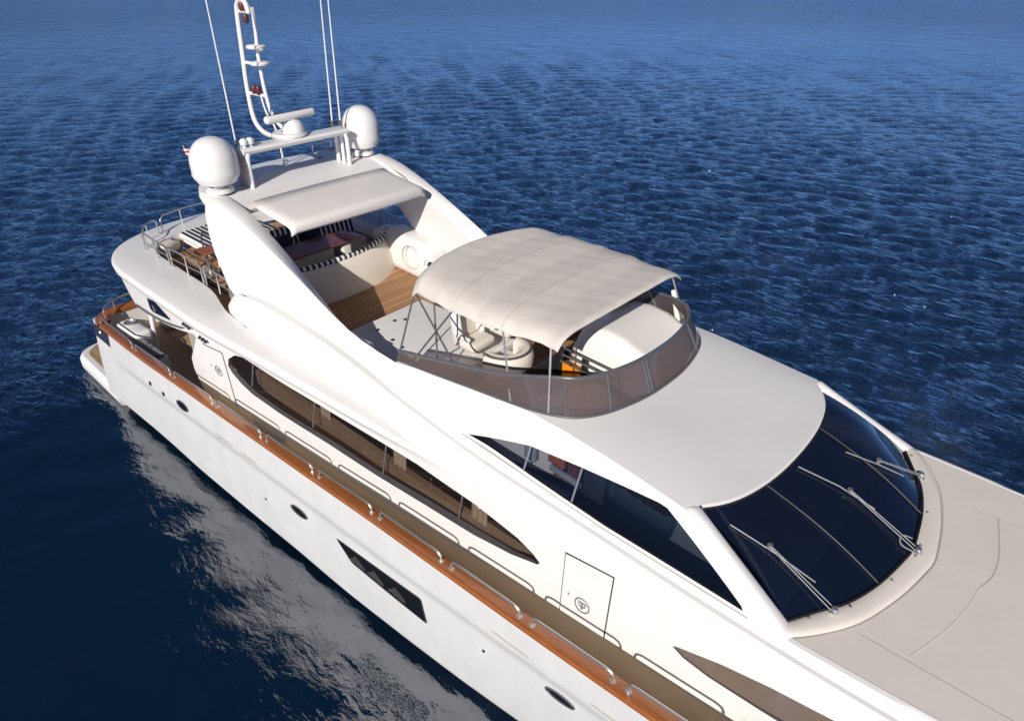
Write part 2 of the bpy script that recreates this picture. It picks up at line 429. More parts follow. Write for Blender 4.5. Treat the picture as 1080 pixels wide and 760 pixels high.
# cap rail: varnished board with rounded section
def cap_sec(x, y, z):
    return [(x, y-.05, z-.050), (x, y-.065, z-.036), (x, y-.065, z+.0), (x, y-.05, z+.020), (x, y+.10, z+.030), (x, y+.125, z+.02), (x, y+.125, z-.05), (x, y-.05, z-.050)]
b = MB()
xs_ = [x for x in stx if x > -16.7]
b.grid([cap_sec(x, -itp(CAPY, x), itp(CAPZ, x)) for x in xs_], flip=True); b.mirror()
# round the stern corner
def stern_cap(s):
    rows = []
    for k in range(9):
        a = R(90*k/8); cx, cy = -16.75+0.0, -(2.93-.62)
        px = cx-.66*math.sin(a); py = cy-.62*math.cos(a); z = itp(CAPZ, -17)
        nx, ny = -math.sin(a), -math.cos(a)
        rows.append([(px+nx*o, s*(py+ny*o), z+dz) for o, dz in ((.055, -.065), (.075, -.045), (.075, 0), (.055, .022), (-.22, .034), (-.245, .02), (-.245, -.05), (.055, -.065))])
    rows.append([(p[0], s*-1.2, p[2]) for p in rows[-1]])
    return rows
b.grid(stern_cap(1)); b.grid(stern_cap(-1))
b.build('cap_rail', 'cap', Y, 35)
# stainless rail sections on the cap
GAP = [-16.9, -14.92, -13.05, -11.28, -9.55, -7.98, -6.46, -4.98, -3.60, -2.25, -.95, .4, 1.8, 3.2]
def rail_section(x0, x1, s, name='hand_rail'):
    x0 += .10; x1 -= .10; H = .15
    def P(x, dz, dy=0): return Vector((x, s*(itp(CAPY, x)-.035+dy), itp(CAPZ, x)+.02+dz))
    path = [P(x0, 0), P(x0, H*.6), P(x0+.03, H*.88), P(x0+.10, H)]
    n = 8; path += [P(x0+.1+(x1-x0-.2)*k/n, H) for k in range(1, n)]
    path += [P(x1-.10, H), P(x1-.03, H*.88), P(x1, H*.6), P(x1, 0)]
    m = MB(); m.tube(path, .017, 8)
    for x in (x0, x1): m.lathe([(.0, .0), (.04, .0), (.04, .012), (.0, .014)], P(x, 0), 10)
    return m.build(name, 'steel', Y)
for a, c in zip(GAP[:-1], GAP[1:]):
    for s in (-1, 1): rail_section(a, c, s)
# stern rail loop on the corner
m = MB(); z = itp(CAPZ, -17)
pts = [(-16.95, -2.72, z+.03), (-16.98, -2.72, z+.22), (-17.2, -2.5, z+.26), (-17.33, -2.2, z+.26), (-17.36, -1.9, z+.26), (-17.36, -1.85, z+.2), (-17.36, -1.83, z+.03)]
m.tube(spl(pts, 5), .022); m.tube([(-17.26, -2.4, z+.03), (-17.26, -2.4, z+.26)], .016); m.build('stern_rail', 'steel', Y)
m.flipped().build('stern_rail', 'steel', Y)
# fairlead block at the stern corner (dark)
b = MB(); b.grid([[(x, -hull_y(max(x, -17.3), z)-.012, z) for z in (1.93, 2.1, 2.25)] for x in (-17.25, -16.95, -16.6, -16.35)], flip=True); b.build('stern_fairlead', 'navy', Y)
m = MB(); m.tube([(-16.7, -3.0, 2.2), (-16.7, -3.03, 2.2)], [.05, .03], 10); m.build('fairlead_pin', 'steel', bpy.data.objects['stern_fairlead'])
# aft mooring gear on the quarter: white moulding with dark cushion
b = MB(); b.box((-16.1, -2.45, 2.2), (1.0, .42, .36), R(3), .1); b.build('mooring_locker', 'white', Y)
b = MB(); b.lathe([(0, .0), (.13, 0), (.15, .03), (.12, .05), (.10, .02), (0, .01)], (-16.25, -2.45, 2.385), 18); b.build('mooring_winch', 'steel', Y)
b = MB(); b.box((-15.2, -2.58, 2.22), (1.3, .26, .10), R(1), .04); b.build('bench_cushion', 'greypad', Y)
b = MB(); b.box((-15.25, -2.55, 1.95), (1.4, .34, .42), R(1), .05); b.build('quarter_bench', 'white', Y)

# swim platform
pl = []
for k in range(13):
    a = R(90*k/12); pl.append((-19.35-.6*math.sin(a)*1.0, -2.35-.68*math.cos(a)))
pl = [(-16.9, -3.06)]+pl+[(p[0], -p[1]) for p in pl[::-1]]+[(-16.9, 3.06)]
b = MB()
n = len(pl); rows = []
for ins, z in ((.10, .02), (.03, .06), (0, .14), (0, .36), (.03, .43), (.10, .47)):
    rows.append([(x+(ins if x < -17 else 0), y*(1-ins/3.0), z) for x, y in pl])
b.grid(rows, True); o = len(b.v); b.add(rows[-1], [tuple(range(n))[::-1]]); b.build('swim_platform', 'white', Y, 50)
b = MB(); b.poly_prism([(x+.16 if x < -17 else -17.3, y*.93) for x, y in pl][::-1], .468, .476); b.build('swim_platform_deck', 'teak_x', bpy.data.objects['swim_platform'])

# hull fittings
def hull_patch(outline, mat, name, parent, off=.012, step=.08):
    return cdt(outline, [], step, lambda u, v: (u, -hull_y(u, v)-off, v)).build(name, mat, parent)
def ell(cx, cz, a, bb, tilt=0, n=24):
    return [(cx+a*math.cos(t)*math.cos(tilt)-bb*math.sin(t)*math.sin(tilt), cz+a*math.cos(t)*math.sin(tilt)+bb*math.sin(t)*math.cos(tilt)) for t in [2*math.pi*k/n for k in range(n)]]
for cx, cz, a, bb, sm in ((-12.66, 2.02, .23, .085, 0), (-8.72, 1.62, .23, .08, 0), (-3.10, 2.02, .21, .075, 0)):
    p = hull_patch(ell(cx, cz, a, bb, .06), 'hull_glass', 'porthole', Y, .006)
    m = MB(); m.tube([(u, -hull_y(u, v)-.012, v) for u, v in ell(cx, cz, a*1.06, bb*1.08, .06, 32)]+[(ell(cx, cz, a*1.06, bb*1.08, .06)[0][0], -hull_y(cx+a, cz)-.012, ell(cx, cz, a*1.06, bb*1.08, .06)[0][1])], .011, 6, False)
    m.build('frame', 'railgrey', p)
for cx, cz in ((-14.19, 1.89), (-13.55, 1.91)):
    m = MB(); m.tube([(cx, -hull_y(cx, cz)-.02, cz), (cx, -hull_y(cx, cz)+.02, cz)], .05, 12); m.build('drain_outlet', 'black', Y)
for cx, cz in ((-9.9, 1.2), (-4.4, 1.75)):
    m = MB(); m.tube([(cx, -hull_y(cx, cz)-.015, cz), (cx, -hull_y(cx, cz)+.02, cz)], .025, 10); m.build('drain_outlet', 'gap', Y)
for x0, x1, z in ((-11.33, -10.67, 2.02), (-10.41, -9.84, 2.06), (-4.15, -3.5, 2.50), (-2.6, -2.0, 2.55)):
    p = hull_patch([(x0, z-.045), (x1, z-.02), (x1, z+.04), (x0, z+.015)], 'cushion', 'air_vent', Y, .004, .1)
    hull_patch([(x0+.02, z-.018), (x1-.02, z+.005), (x1-.02, z+.022), (x0+.02, z-.001)], 'hull', 'vent_louvre', p, .02, .1)
hw = [(-7.62, 1.72), (-7.2, 1.33), (-5.72, 1.27), (-5.66, 1.75)]
hw = [(-7.62, 1.685), (-7.60, 1.66), (-7.32, 1.41), (-7.26, 1.39), (-5.64, 1.34), (-5.60, 1.37), (-5.64, 1.79), (-5.68, 1.82), (-7.56, 1.70)]
p = hull_patch(hw, 'hull_glass', 'hull_window', Y, .01)
hull_patch([(a+(a+6.6)*.035, c+(c-1.56)*.14) for a, c in hw], 'gap', 'window_frame', p, .004)
for k, x in enumerate((-7.1, -6.65, -6.15)):
    hull_patch([(x-.30, 1.44), (x+.12, 1.42), (x+.16, 1.50), (x+.02, 1.60), (x-.06, 1.66), (x-.14, 1.56)], 'curtain', 'curtain', p, .014)

# ---- superstructure: lower side wall -----------------------------------
def lerp(a, b, t): return a+(b-a)*t
WB = [(-16, 2.50), (-12.3, 2.46), (-8, 2.36), (-4, 2.27), (0, 2.24), (2.5, 2.05), (5, 1.6), (7, 1.0)]
WT = [(-16, 2.70), (-13, 2.68), (-12, 2.56), (-11, 2.45), (-9, 2.42), (-6, 2.30), (-4, 2.18), (0, 2.12), (2.5, 1.92), (5, 1.45), (7, .85)]
def wall_y(x, z): return lerp(itp(WB, x), itp(WT, x), (z-2.2)/1.7)
WZT = 3.84
def wallf(x, z): return (x, -wall_y(x, z), z)
SALON = [(-11.30, 3.28), (-11.22, 3.46), (-10.95, 3.64), (-10.67, 3.71), (-9.74, 3.72), (-8.33, 3.75), (-6.9, 3.76), (-6.11, 3.75), (-5.05, 3.64), (-4.31, 3.50), (-4.05, 3.40), (-3.93, 3.32),
         (-3.97, 3.27), (-4.4, 3.16), (-5.07, 3.08), (-5.98, 3.06), (-7.09, 3.01), (-8.32, 3.0), (-9.76, 2.94), (-10.6, 2.95), (-10.95, 3.03), (-11.2, 3.16)]
WIN2 = [(-2.04, 3.40), (-2.0, 3.43), (-1.49, 3.59), (-.98, 3.70), (-.39, 3.78), (.6, 3.80), (1.8, 3.72), (2.8, 3.60), (2.9, 3.54), (1.8, 3.44), (.5, 3.38), (-.5, 3.36), (-1.02, 3.33), (-1.6, 3.31), (-1.9, 3.34)]
aft_edge = [(-14.95, 4.0), (-14.88, 3.6), (-14.80, 3.45), (-14.70, 3.40), (-14.14, 3.41), (-13.46, 3.46), (-12.7, 3.58), (-12.25, 3.64), (-12.2, 3.58), (-12.45, 3.25), (-12.75, 2.9), (-12.85, 2.6), (-12.8, 1.7)]
outl = aft_edge+[(x, itp(DZ, x)-.05) for x in (-12, -10, -8, -6, -4, -2, 0, 2, 4, 6)]+[(6.6, 3.2), (6.6, WZT), (-11, WZT), (-12.5, 4.0)]
w = cdt(outl, [SALON, WIN2], .13, wallf); w.mirror()
SW = w.build('side_wall', 'white', Y, 30)
def inset_window(poly, ins, mat, name, rim='black', surf=wall_y, step=.13):
    """glass set back into an opening of a wall, with its reveal"""
    def g(u, v): return (u, -surf(u, v)+ins(u, v), v)
    m = cdt(poly, [], step, g); m2 = m.flipped(); P = []
    for k, mm in enumerate((m, m2)):
        o = mm.build(name, mat, Y); P.append(o)
        L = dens(poly, step*.6); r = MB()
        rows = [[(q[0], -surf(*q)-.002, q[1]) for q in L], [(q[0], -surf(*q)+ins(*q)+.0, q[1]) for q in L]]
        r.grid(rows, True)
        if k: r = r.flipped()
        r.build('window_reveal', rim, o)
    return P
def salon_ins(u, v):
    f = max(0, min(1, (v-2.95)/.8)); e = max(0, min(1, (-3.9-u)/1.2))*max(0, min(1, (u+11.35)/.5)); return .03+.05*e+.20*f*e
SG = inset_window(SALON, salon_ins, 'salon_glass', 'salon_window', 'darksteel')
def w2_ins(u, v):
    f = max(0, min(1, (v-3.3)/.5)); e = max(0, min(1, (u+2.1)/2.0)); return .02+.36*f*e
inset_window(WIN2, w2_ins, 'bronze_opaque', 'forward_window', 'darksteel')
for k, s in enumerate((-1, 1)):                                         # window mullions
    for x in (-10.75, -8.85, -7.05, -5.45):
        m = MB(); a = [(x, s*(wall_y(x, z)-salon_ins(x, z)+.006), z) for z in (3.02, 3.3, 3.72)]
        m.tube(a, .014, 6); m.build('mullion', 'darksteel', SG[k])
for s in (-1, 1):
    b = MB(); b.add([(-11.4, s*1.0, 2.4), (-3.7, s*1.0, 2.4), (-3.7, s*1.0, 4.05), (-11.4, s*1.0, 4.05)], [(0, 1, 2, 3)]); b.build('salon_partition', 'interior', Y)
    m = MB(); m.grid([[(x, s*2.12, 2.6), (x, s*2.11, 3.14+.02*math.sin(x*1.7)), (x, s*2.02, 3.17), (x, s*1.97, 2.6)] for x in [-11+.4*k for k in range(18)]]); m.build('salon_sofa', 'sofa', Y)
    for x in (-8.95, -7.0, -5.3):
        m = MB(); m.grid([[(x+.05*k, s*(2.08+.02*(k % 2)), 3.0), (x+.05*k, s*(2.02+.02*(k % 2)), 3.95)] for k in range(7)]); m.build('salon_curtain', 'cushion', Y)
    for x in (-9.9, -8.0, -6.3, -4.9):
        m = MB(); m.lathe([(.05, 0), (.05, .02), (.015, .03), (.015, .2), (.07, .2), (.05, .36), (0, .36)], (x, s*1.85, 3.33), 12); m.build('rail_reflection_shape', 'plastic', Y)  # pale lamp-like shapes added to imitate the outer rail's reflections in the glass
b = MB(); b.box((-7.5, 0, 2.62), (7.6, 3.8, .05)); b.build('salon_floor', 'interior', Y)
# small aft window
p = cdt([(-13.80, 3.94), (-13.42, 3.98), (-13.32, 3.93), (-12.98, 3.74), (-13.0, 3.70), (-13.82, 3.60), (-13.9, 3.66)], [], .1, lambda u, v: (u, -wall_y(u, v)-.006, v)).build('aft_quarter_window', 'glass', Y)
m = MB(); m.box((-13.65, -wall_y(-13.65, 3.75)-.012, 3.75), (.05, .02, .14)); m.build('latch', 'steel', p)
# side doors: proud panel, dark gap, ring emblem
def door(c, emb, flat=True):
    f = lambda o: (lambda u, v: (u, -wall_y(u, v)-o, v))
    big = [(c[0][0]-.015, c[0][1]), (c[1][0]-.015, c[1][1]+.015), (c[2][0]+.015, c[2][1]+.015), (c[3][0]+.015, c[3][1])]
    for s in (0, 1):
        g = cdt(big, [], .15, f(.003)); d_ = cdt(c, [], .15, f(.010))
        if s: g = g.flipped(); d_ = d_.flipped()
        o = d_.build('side_door', 'white', Y); g.build('door_gap', 'gap', o)
        ex, ez = emb; m = MB(); k = [(ex+.105*math.cos(t), ez+.105*math.sin(t)) for t in [2*math.pi*i/24 for i in range(25)]]
        m.tube([f(.014)(*q) for q in k], .010, 6, False)
        for a_, b_ in (((-.06, .04), (.06, .04)), ((0, .05), (0, -.06)), ((-.05, .01), (0, -.045)), ((.05, .01), (0, -.045))):
            m.tube([f(.014)(ex+a_[0], ez+a_[1]), f(.014)(ex+b_[0], ez+b_[1])], .011, 6)
        if s: m = m.flipped()
        m.build('door_emblem', 'emblem', o)
        m = MB(); q = (ex-.2, ez+.06); m.tube([f(.0)(*q), f(.03)(*q)], .016, 8)
        if s: m = m.flipped()
        m.build('door_lock', 'steel', o)
door([(-3.56, 2.45), (-3.55, 3.74), (-2.88, 3.82), (-2.90, 2.50)], (-3.24, 3.11))
door([(-11.98, 2.0), (-12.02, 3.50), (-11.40, 3.52), (-11.38, 2.05)], (-11.70, 3.02))
for x0, z0 in ((-12.45, 3.82), (-12.02, 3.66)):                              # black fittings under the overhang
    for k in range(3):
        m = MB(); m.tube([(x0+k*.11, -wall_y(x0, z0)-.01, z0-.005*k), (x0+k*.11+.03, -wall_y(x0, z0)-.035, z0-.005*k)], .032, 8); m.build('courtesy_light', 'black', Y)
# hand rail following the curved cockpit edge
m = MB(); m.tube(
       [(q[0], -wall_y(q[0], q[1])-.05, q[1]+.09) for q in spl([(-14.7, 3.40, 0), (-14.1, 3.41, 0), (-13.4, 3.47, 0), (-12.5, 3.62, 0)], 5)], .018, 6); m.build('cockpit_hand_rail', 'darksteel', Y)
tp = [(x, 2.20-.15+.25*max(0, (x+12.8)/12)) for x in (-12.75,)]
def tz(x): return itp([(-12.8, 2.34), (-10, 2.41), (-7.3, 2.54), (-5.5, 2.66), (-3.45, 2.79), (-2, 2.88), (0, 3.0), (5, 3.28)], x)  # top of the painted shade, following the bulwark's shadow edge
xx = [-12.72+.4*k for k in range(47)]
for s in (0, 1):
    k = cdt([(x, tz(x)) for x in xx]+[(x, itp(DZ, x)) for x in xx[::-1]], [], .3, lambda u, v: (u, -wall_y(u, v)-.0055, v)); (k.flipped() if s else k).build('wall_shade_strip', 'tan', Y)  # bulwark shade on the white wall, painted as a tan strip
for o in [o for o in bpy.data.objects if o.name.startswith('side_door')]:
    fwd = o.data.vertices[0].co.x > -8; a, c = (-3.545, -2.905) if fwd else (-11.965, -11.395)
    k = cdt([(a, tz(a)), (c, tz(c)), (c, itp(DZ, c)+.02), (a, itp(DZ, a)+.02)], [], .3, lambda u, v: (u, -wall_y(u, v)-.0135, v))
    (k.flipped() if o.data.vertices[0].co.y > 0 else k).build('door_shade_strip', 'tan', o)  # same painted shade carried across the foot of each door
# vent grille with slats low on the wall
g = cdt([(-10.85, 2.1), (-10.8, 2.38), (-9.75, 2.43), (-9.6, 2.15)], [], .2, lambda u, v: (u, -wall_y(u, v)-.012, v)).build('vent_grille', 'tan', Y)
for k in range(5):
    z = 2.14+k*.05; m = MB(); m.tube([(-10.78, -wall_y(-10.78, z)-.03, z), (-9.72, -wall_y(-9.72, z+.05)-.03, z+.05)], .011, 5); m.build('slat', 'seamdark', g)

# cockpit: bulkhead, pillar, furniture seen through the opening
b = MB(); b.grid([[(-13.0, y, 1.7), (-13.0, y, 3.95)] for y in (-2.40, -1, 1, 2.40)]); b.build('saloon_bulkhead', 'cushion', Y)
for s in (-1, 1):
    m = MB(); m.tube([(-15.75, s*2.20, 1.8), (-15.62, s*2.0, 4.2)], .055, 10); m.build('deck_pillar', 'white', Y)
b = MB(); b.box((-16.85, 0, 1.98), (.6, 3.2, .55), 0, .1); b.build('cockpit_sofa', 'cushion', Y)

# ---- fly-deck overhang: lip, ledge and underside ------------------------
# rows: (x, y, z) of the outer edge, running from the bow side round the stern
EY = [(-13.9, 2.93), (-13, 2.93), (-11.3, 2.85), (-9.7, 2.70), (-8.9, 2.61), (-7.8, 2.51), (-6.8, 2.41), (-6, 2.335), (-5, 2.245), (-4, 2.175), (-2, 2.150), (0, 2.125), (2.5, 1.93), (5, 1.46), (6.6, .98)]
EZ = [(-16.5, 4.46), (-13, 4.44), (-11.3, 4.33), (-9.7, 4.27), (-8.9, 4.21), (-7.8, 4.14), (-6.8, 4.07), (-6, 4.03), (-5, 3.98), (-4, 3.96), (6.6, 3.96)]
EB = [(-16.5, .24), (-13, .24), (-11, .26), (-9, .25), (-7, .15), (-5.5, .06), (-4, .03), (6.6, .03)]   # lip height
GR_Y = [(-10.6, 2.25), (-10, 2.21), (-9.4, 2.18), (-8.46, 2.12), (-7.55, 2.09), (-6.7, 2.105), (-5.5, 2.115), (-5, 2.10), (-3.7, 2.10), (0, 2.09), (2.5, 1.89), (5, 1.41), (6.6, .93)]
GR_Z = [(-10.6, 4.86), (-10, 4.90), (-9.4, 4.86), (-8.46, 4.75), (-7.55, 4.60), (-6.7, 4.47), (-5.5, 4.32), (-5, 4.25), (-3.7, 4.21), (-1.6, 4.15), (6.6, 4.14)]
LW = [(-16.5, .75), (-12.3, .75), (-11.3, .50), (-10.6, .40), (-9.6, .28), (-8.6, .24), (-7.6, .17), (-6.8, .10), (-6.2, .03), (-5, .0), (6.6, 0)]  # ledge width
plan = []
x = 6.6
while x > -13.9: plan.append((x, -itp(EY, x), 0, 1)); x -= .2
for k in range(0, 25):                                    # rounded stern corner (superellipse)
    a = R(90*k/24); cc, ss = math.cos(a)**.75, math.sin(a)**.75
    px, py = -13.9-2.42*ss, -2.93*cc
    plan.append((px, py, a, 0))
rows = []
for i, (px, py, a, side) in enumerate(plan):
    if side: n = Vector((0, 1, 0))
    else:
        q0 = plan[max(i-1, 0)]; q1 = plan[min(i+1, len(plan)-1)]
        t = Vector((q1[0]-q0[0], q1[1]-q0[1], 0)).normalized(); n = Vector((-t.y, t.x, 0))
        if n.dot(Vector((-14-px, -py, 0))) < 0: n = -n
    z = itp(EZ, px); bh = itp(EB, px); lw = itp(LW, px)
    P0 = Vector((px, py, z)); e = min(.07, .5*bh)
    wy = Vector((px, -wall_y(px, WZT), WZT)) if side and px > -11.5 else P0+n*.45-Vector((0, 0, bh+.06))
    row = [wy, P0+n*(min(.12, .4*bh))-Vector((0, 0, bh)), P0+n*.02-Vector((0, 0, bh*.75)), P0-Vector((0, 0, e)), P0+n*e*.3-Vector((0, 0, e*.3)), P0+n*e+Vector((0, 0, 0))]
    if side and px > -10.6:
        gy, gz = itp(GR_Y, px), itp(GR_Z, px)
        L = P0+n*(e+lw)+Vector((0, 0, .01+lw*.06)); G = Vector((px, -gy, gz))
        f = max(0, min(1, (-6.5-px)/2))
        mid = (L+G)/2+Vector((0, -.04*f, .05*f))
        row += [P0+n*(e+lw*.6)+Vector((0, 0, .005)), L, L.lerp(mid, .5)+Vector((0, -.012*f, 0)), mid, mid.lerp(G, .6)+Vector((0, -.012*f, .012*f)), G]
    else:
        L = P0+n*(e+lw)+Vector((0, 0, .01))
        row += [P0+n*(e+lw*.6)+Vector((0, 0, .005)), L, L+n*.02+Vector((0, 0, .0)), L+n*.03-Vector((0, 0, .02)), L+n*.035-Vector((0, 0, .16)), L+n*.04-Vector((0, 0, .30))]
    rows.append(row)
# nose of the fairing: blend the two section kinds with a rounded cap
m = MB()
cut = next(i for i, p in enumerate(plan) if p[0] <= -10.6)
m.grid(rows[:cut]); m.grid([r[:8] for r in rows[cut-1:cut+1]]); m.grid(rows[cut:])
nose = rows[cut-1][7:]
def nose_row(t):     # t 0..1 shrinks towards a rounded nose pointing aft
    out = []
    for j, p in enumerate(nose):
        q = Vector(p); base = Vector((q.x, q.y, itp(EZ, q.x)+.02)); hgt = q-base
        k = math.cos(t*math.pi/2)**.6
        out.append(Vector((q.x-.85*math.sin(t*math.pi/2)*(1-.15*abs(j-2)/3), q.y+.10*t, base.z+max(0, hgt.z)*k-.02*t)))
    return out
m.grid([nose_row(k/8) for k in range(9)])
m.mirror(); m.build('deck_overhang', 'white', Y, 45)
# ceiling of the overhang / cockpit
b = MB(); b.add([(-15.6, -2.3, 3.99), (-15.6, 2.3, 3.99), (-4, 1.9, 3.96), (-4, -1.9, 3.96)], [(0, 1, 2, 3)]); b.build('cockpit_ceiling', 'white', Y)

# ---- upper side: wing (radar arch leg) and pilothouse side --------------
LEDGE = [(-11, .10), (-9, .10), (-7.5, .075), (-6.5, .05), (7, .05)]
UPB = [(-11.9, 2.10), (-9.5, 2.08), (-8, 2.03), (-7, 2.04), (-5.5, 2.06), (-3.7, 2.05), (0, 2.04)]
WTOP = [(-12, 6.22), (-11.4, 6.18), (-10.8, 6.03), (-10.3, 5.86), (-9.7, 5.63), (-9.0, 5.34), (-8.5, 5.12), (-8.0, 4.94), (-7.5, 4.865), (-7.0, 4.84)]
WTY = [(-12, 1.92), (-10.8, 1.90), (-9.7, 1.88), (-8.5, 1.86), (-7.6, 1.84), (-7.0, 1.84)]
WDROP = [(-11.6, .0), (-10.8, .03), (-10.4, .05), (-9.44, .17), (-8.4, .26), (-7.4, .30), (-7.0, .30)]
def upper_y(x, z):
    zb = itp(GR_Z, max(x, -10.4))
    yb = itp(GR_Y, max(x, -10.4))-itp(LEDGE, max(x, -10.4))
    tw = max(0, min(1, (x+8.2)/2.7)); tw = tw*tw*(3-2*tw)
    dz = z-zb
    zt = itp(WTOP, min(x, -7.0)); f = max(-.3, min(1.25, dz/max(.12, zt-zb)))
    wing = yb+(itp(WTY, min(x, -7.0))-yb)*f
    ph = yb-.62*dz+.20*max(0, dz)**2
    return wing*(1-tw)+ph*tw
RZ_ = [(-7.05, 4.88), (-6.4, 4.965), (-5.5, 5.045), (-4.6, 5.085), (-4.0, 5.075), (-3.4, 5.03), (-2.8, 4.97), (-2.3, 4.91), (-1.9, 4.875)]
def TZ(x): return itp(RZ_, x)-.045
WINP = [(-5.40, 4.455), (-5.1, 4.52), (-4.9, 4.565), (-4.46, 4.665), (-3.69, 4.735), (-3.1, 4.775), (-2.66, 4.80), (-2.56, 4.79), (-1.50, 4.30), (-1.47, 4.27), (-3.17, 4.30), (-4.33, 4.37)]
bot = []
x = -10.5
while x < -1.15: bot.append((x, itp(GR_Z, x)+.004)); x += .3
bot.append((-1.06, 4.16))
aft = [(-10.8, 4.62), (-11.2, 4.78), (-11.45, 5.04), (-11.68, 5.3), (-11.84, 5.6), (-11.92, 5.9), (-11.9, 6.12), (-11.87, 6.22)]
top = [(x, itp(WTOP, x)) for x in (-11.6, -11.2, -10.8, -10.5, -10.2, -9.9, -9.6, -9.3, -9.0, -8.7, -8.4, -8.1, -7.8, -7.4, -7.0)]
pil = [(x, TZ(x)) for x in (-6.6, -6.2, -5.8, -5.4, -5, -4.5, -4, -3.5, -3, -2.6)]+[(-2.32, TZ(-2.32)), (-1.06, 4.24)]
outl = aft+top+pil+bot[::-1]
uf = lambda u, v: (u, -upper_y(u, v), v)
m = cdt(outl, [WINP], .12, uf)
# small ledge between the groove and the foot of the upper side
L = [(x, itp(GR_Z, x)) for x in [-10.5+.25*k for k in range(38)]]
m.grid([[(x, -itp(GR_Y, x), z), (x, -(itp(GR_Y, x)-itp(LEDGE, x)), z+.004)] for x, z in L])
# wing: top strip and aft strip joining the inner panel
def wing_in(u, v): return min(upper_y(u, v)-.10, 1.62+.10*max(0, 5.6-v))
strip = aft[1:]+top
def aftin(u, v):      # the after edge of the leg is splayed: its inner corner stands further forward
    return .62*max(0, min(1, (6.15-v)/.7)) if u < -10.4 and v < itp(WTOP, u)-.12 else 0
def rim(u, v):
    dr = itp(WDROP, u) if u > -10.79 and v > 4.83 else 0
    a = Vector((u, -upper_y(u, v), v)); ui = u+aftin(u, v); c = Vector((ui, -wing_in(ui, v-dr), v-dr-.01))
    return [a, a.lerp(c, .12)+Vector((0, 0, .018)), a.lerp(c, .5)+Vector((0, 0, .02)), a.lerp(c, .9)+Vector((0, 0, .012)), c]
m.grid([rim(u, v) for u, v in dens(strip+[strip[-1]], .12)[:-1]])
# inner face of the wing
inl = [(u+aftin(u, v), v) for u, v in aft[1:]]+[(x, z-itp(WDROP, x)-.01) for x, z in top]+[(-7.0, 4.0), (-10.2, 4.0)]
m.v += []
k = cdt(inl, [], .2, lambda u, v: (u, -wing_in(u, v), v)); m.add(k.v, k.f)
m.mirror(); m.build('superstructure', 'white', Y, 35)
# pilothouse side glass
gi = lambda u, v: .03
PG = inset_window(WINP, gi, 'glass_side', 'pilothouse_window', 'black', upper_y, .1)
for k, s in enumerate((-1, 1)):
    for a, b_ in (((-4.46, 4.66), (-4.45, 4.37)), ((-3.69, 4.73), (-3.68, 4.33))):
        m = MB(); m.tube([(a[0], s*(upper_y(*a)-.02), a[1]), (b_[0], s*(upper_y(*b_)-.02), b_[1])], .013, 6); m.build('mullion', 'steel', PG[k])
    # trim line under the sill
    m = MB(); m.tube([(x, s*(upper_y(x, z)+.002), z) for x, z in ((-5.5, 4.43), (-4.33, 4.33), (-3.17, 4.265), (-1.4, 4.235))], .010, 6); m.build('sill_trim', 'seamdark', PG[k])

# ---- roof over the pilothouse with the fly-bridge opening ---------------
FRONT = [(-2.28, 1.56), (-2.14, 1.36), (-2.03, 1.10), (-1.95, .75), (-1.91, .38), (-1.90, 0)]
FR = [(p[0], -p[1]) for p in FRONT]+[(p[0], p[1]) for p in FRONT[-2::-1]]
FRS = [(q.x, q.y) for q in spl([(a, c, 0) for a, c in FR], 4)]
SCR = [(-7.0, 1.80), (-6.4, 1.80), (-5.9, 1.78), (-5.4, 1.745), (-5.0, 1.71), (-4.6, 1.655), (-4.3, 1.57), (-4.05, 1.42), (-3.86, 1.14), (-3.74, .75), (-3.68, .38), (-3.665, 0)]
SC = [(p[0], -p[1]) for p in SCR]+[(p[0], p[1]) for p in SCR[-2::-1]]
SCS = [(q.x, q.y) for q in spl([(a, c, 0) for a, c in SC], 4)]
def roof_z(x, y):
    xc = min(max(x, -7), -2.3); e = upper_y(xc, TZ(xc)); t = min(1, abs(y)/e)
    return itp(RZ_, x)-.045+.055*(1-t**5)-(.012*((x+2.6)/.7)**2 if x > -2.6 else 0)
side_o = [(x, -upper_y(x, TZ(x))) for x in (-7.0, -6.5, -6, -5.5, -5, -4.5, -4, -3.5, -3, -2.6, -2.32)]
ro = side_o+FRS+[(x, -y) for x, y in side_o[::-1]]+SCS[::-1]
m = cdt(ro, [], .11, lambda u, v: (u, v, roof_z(u, v)))
m.grid([[(x, y, roof_z(x, y)), (x+.025, y, roof_z(x, y)-.012), (x+.02, y, roof_z(x, y)-.05), (x-.1, y, roof_z(x, y)-.07)] for x, y in FRS])
# coaming liner down to the fly deck
m.grid([[(x, y, roof_z(x, y)), (x-.01, y*.985, roof_z(x, y)-.02), (x-.03, y*.97, 4.1)] for x, y in SCS], flip=True)
m.build('pilothouse_roof', 'white', Y, 40)
# A-pillars
WT_A = [(p[0]+.01, p[1], roof_z(p[0], p[1])-.04) for p in FRS]
WBOT = [(-1.10, -1.80, 4.265), (-.93, -1.50, 4.27), (-.75, -1.20, 4.275), (-.60, -.74, 4.28), (-.51, -.2, 4.285), (-.495, 0, 4.285)]
WB_ = WBOT+[(p[0], -p[1], p[2]) for p in WBOT[-2::-1]]
WBS = [tuple(q) for q in spl(WB_, 4)]
m = MB(); A = []
for t in [-.05]+[k/8 for k in range(10)]:
    a = Vector((lerp(-2.32, -1.06, t), 0, lerp(TZ(-2.32), 4.24, t))); a.y = -upper_y(a.x, a.z)
    c = Vector(WT_A[0]).lerp(Vector(WBS[0]), t)+Vector((.0, 0, .012)); mid = (a+c)/2+Vector((.02, -.02, .03))
    if t < 0:
        for q in (a, c, mid): q.z -= .035
    A.append([a, a.lerp(mid, .5)+Vector((.004, -.012, .008)), mid, mid.lerp(c, .6)+Vector((.006, 0, .012)), c, c-Vector((.01, -.01, .05))])
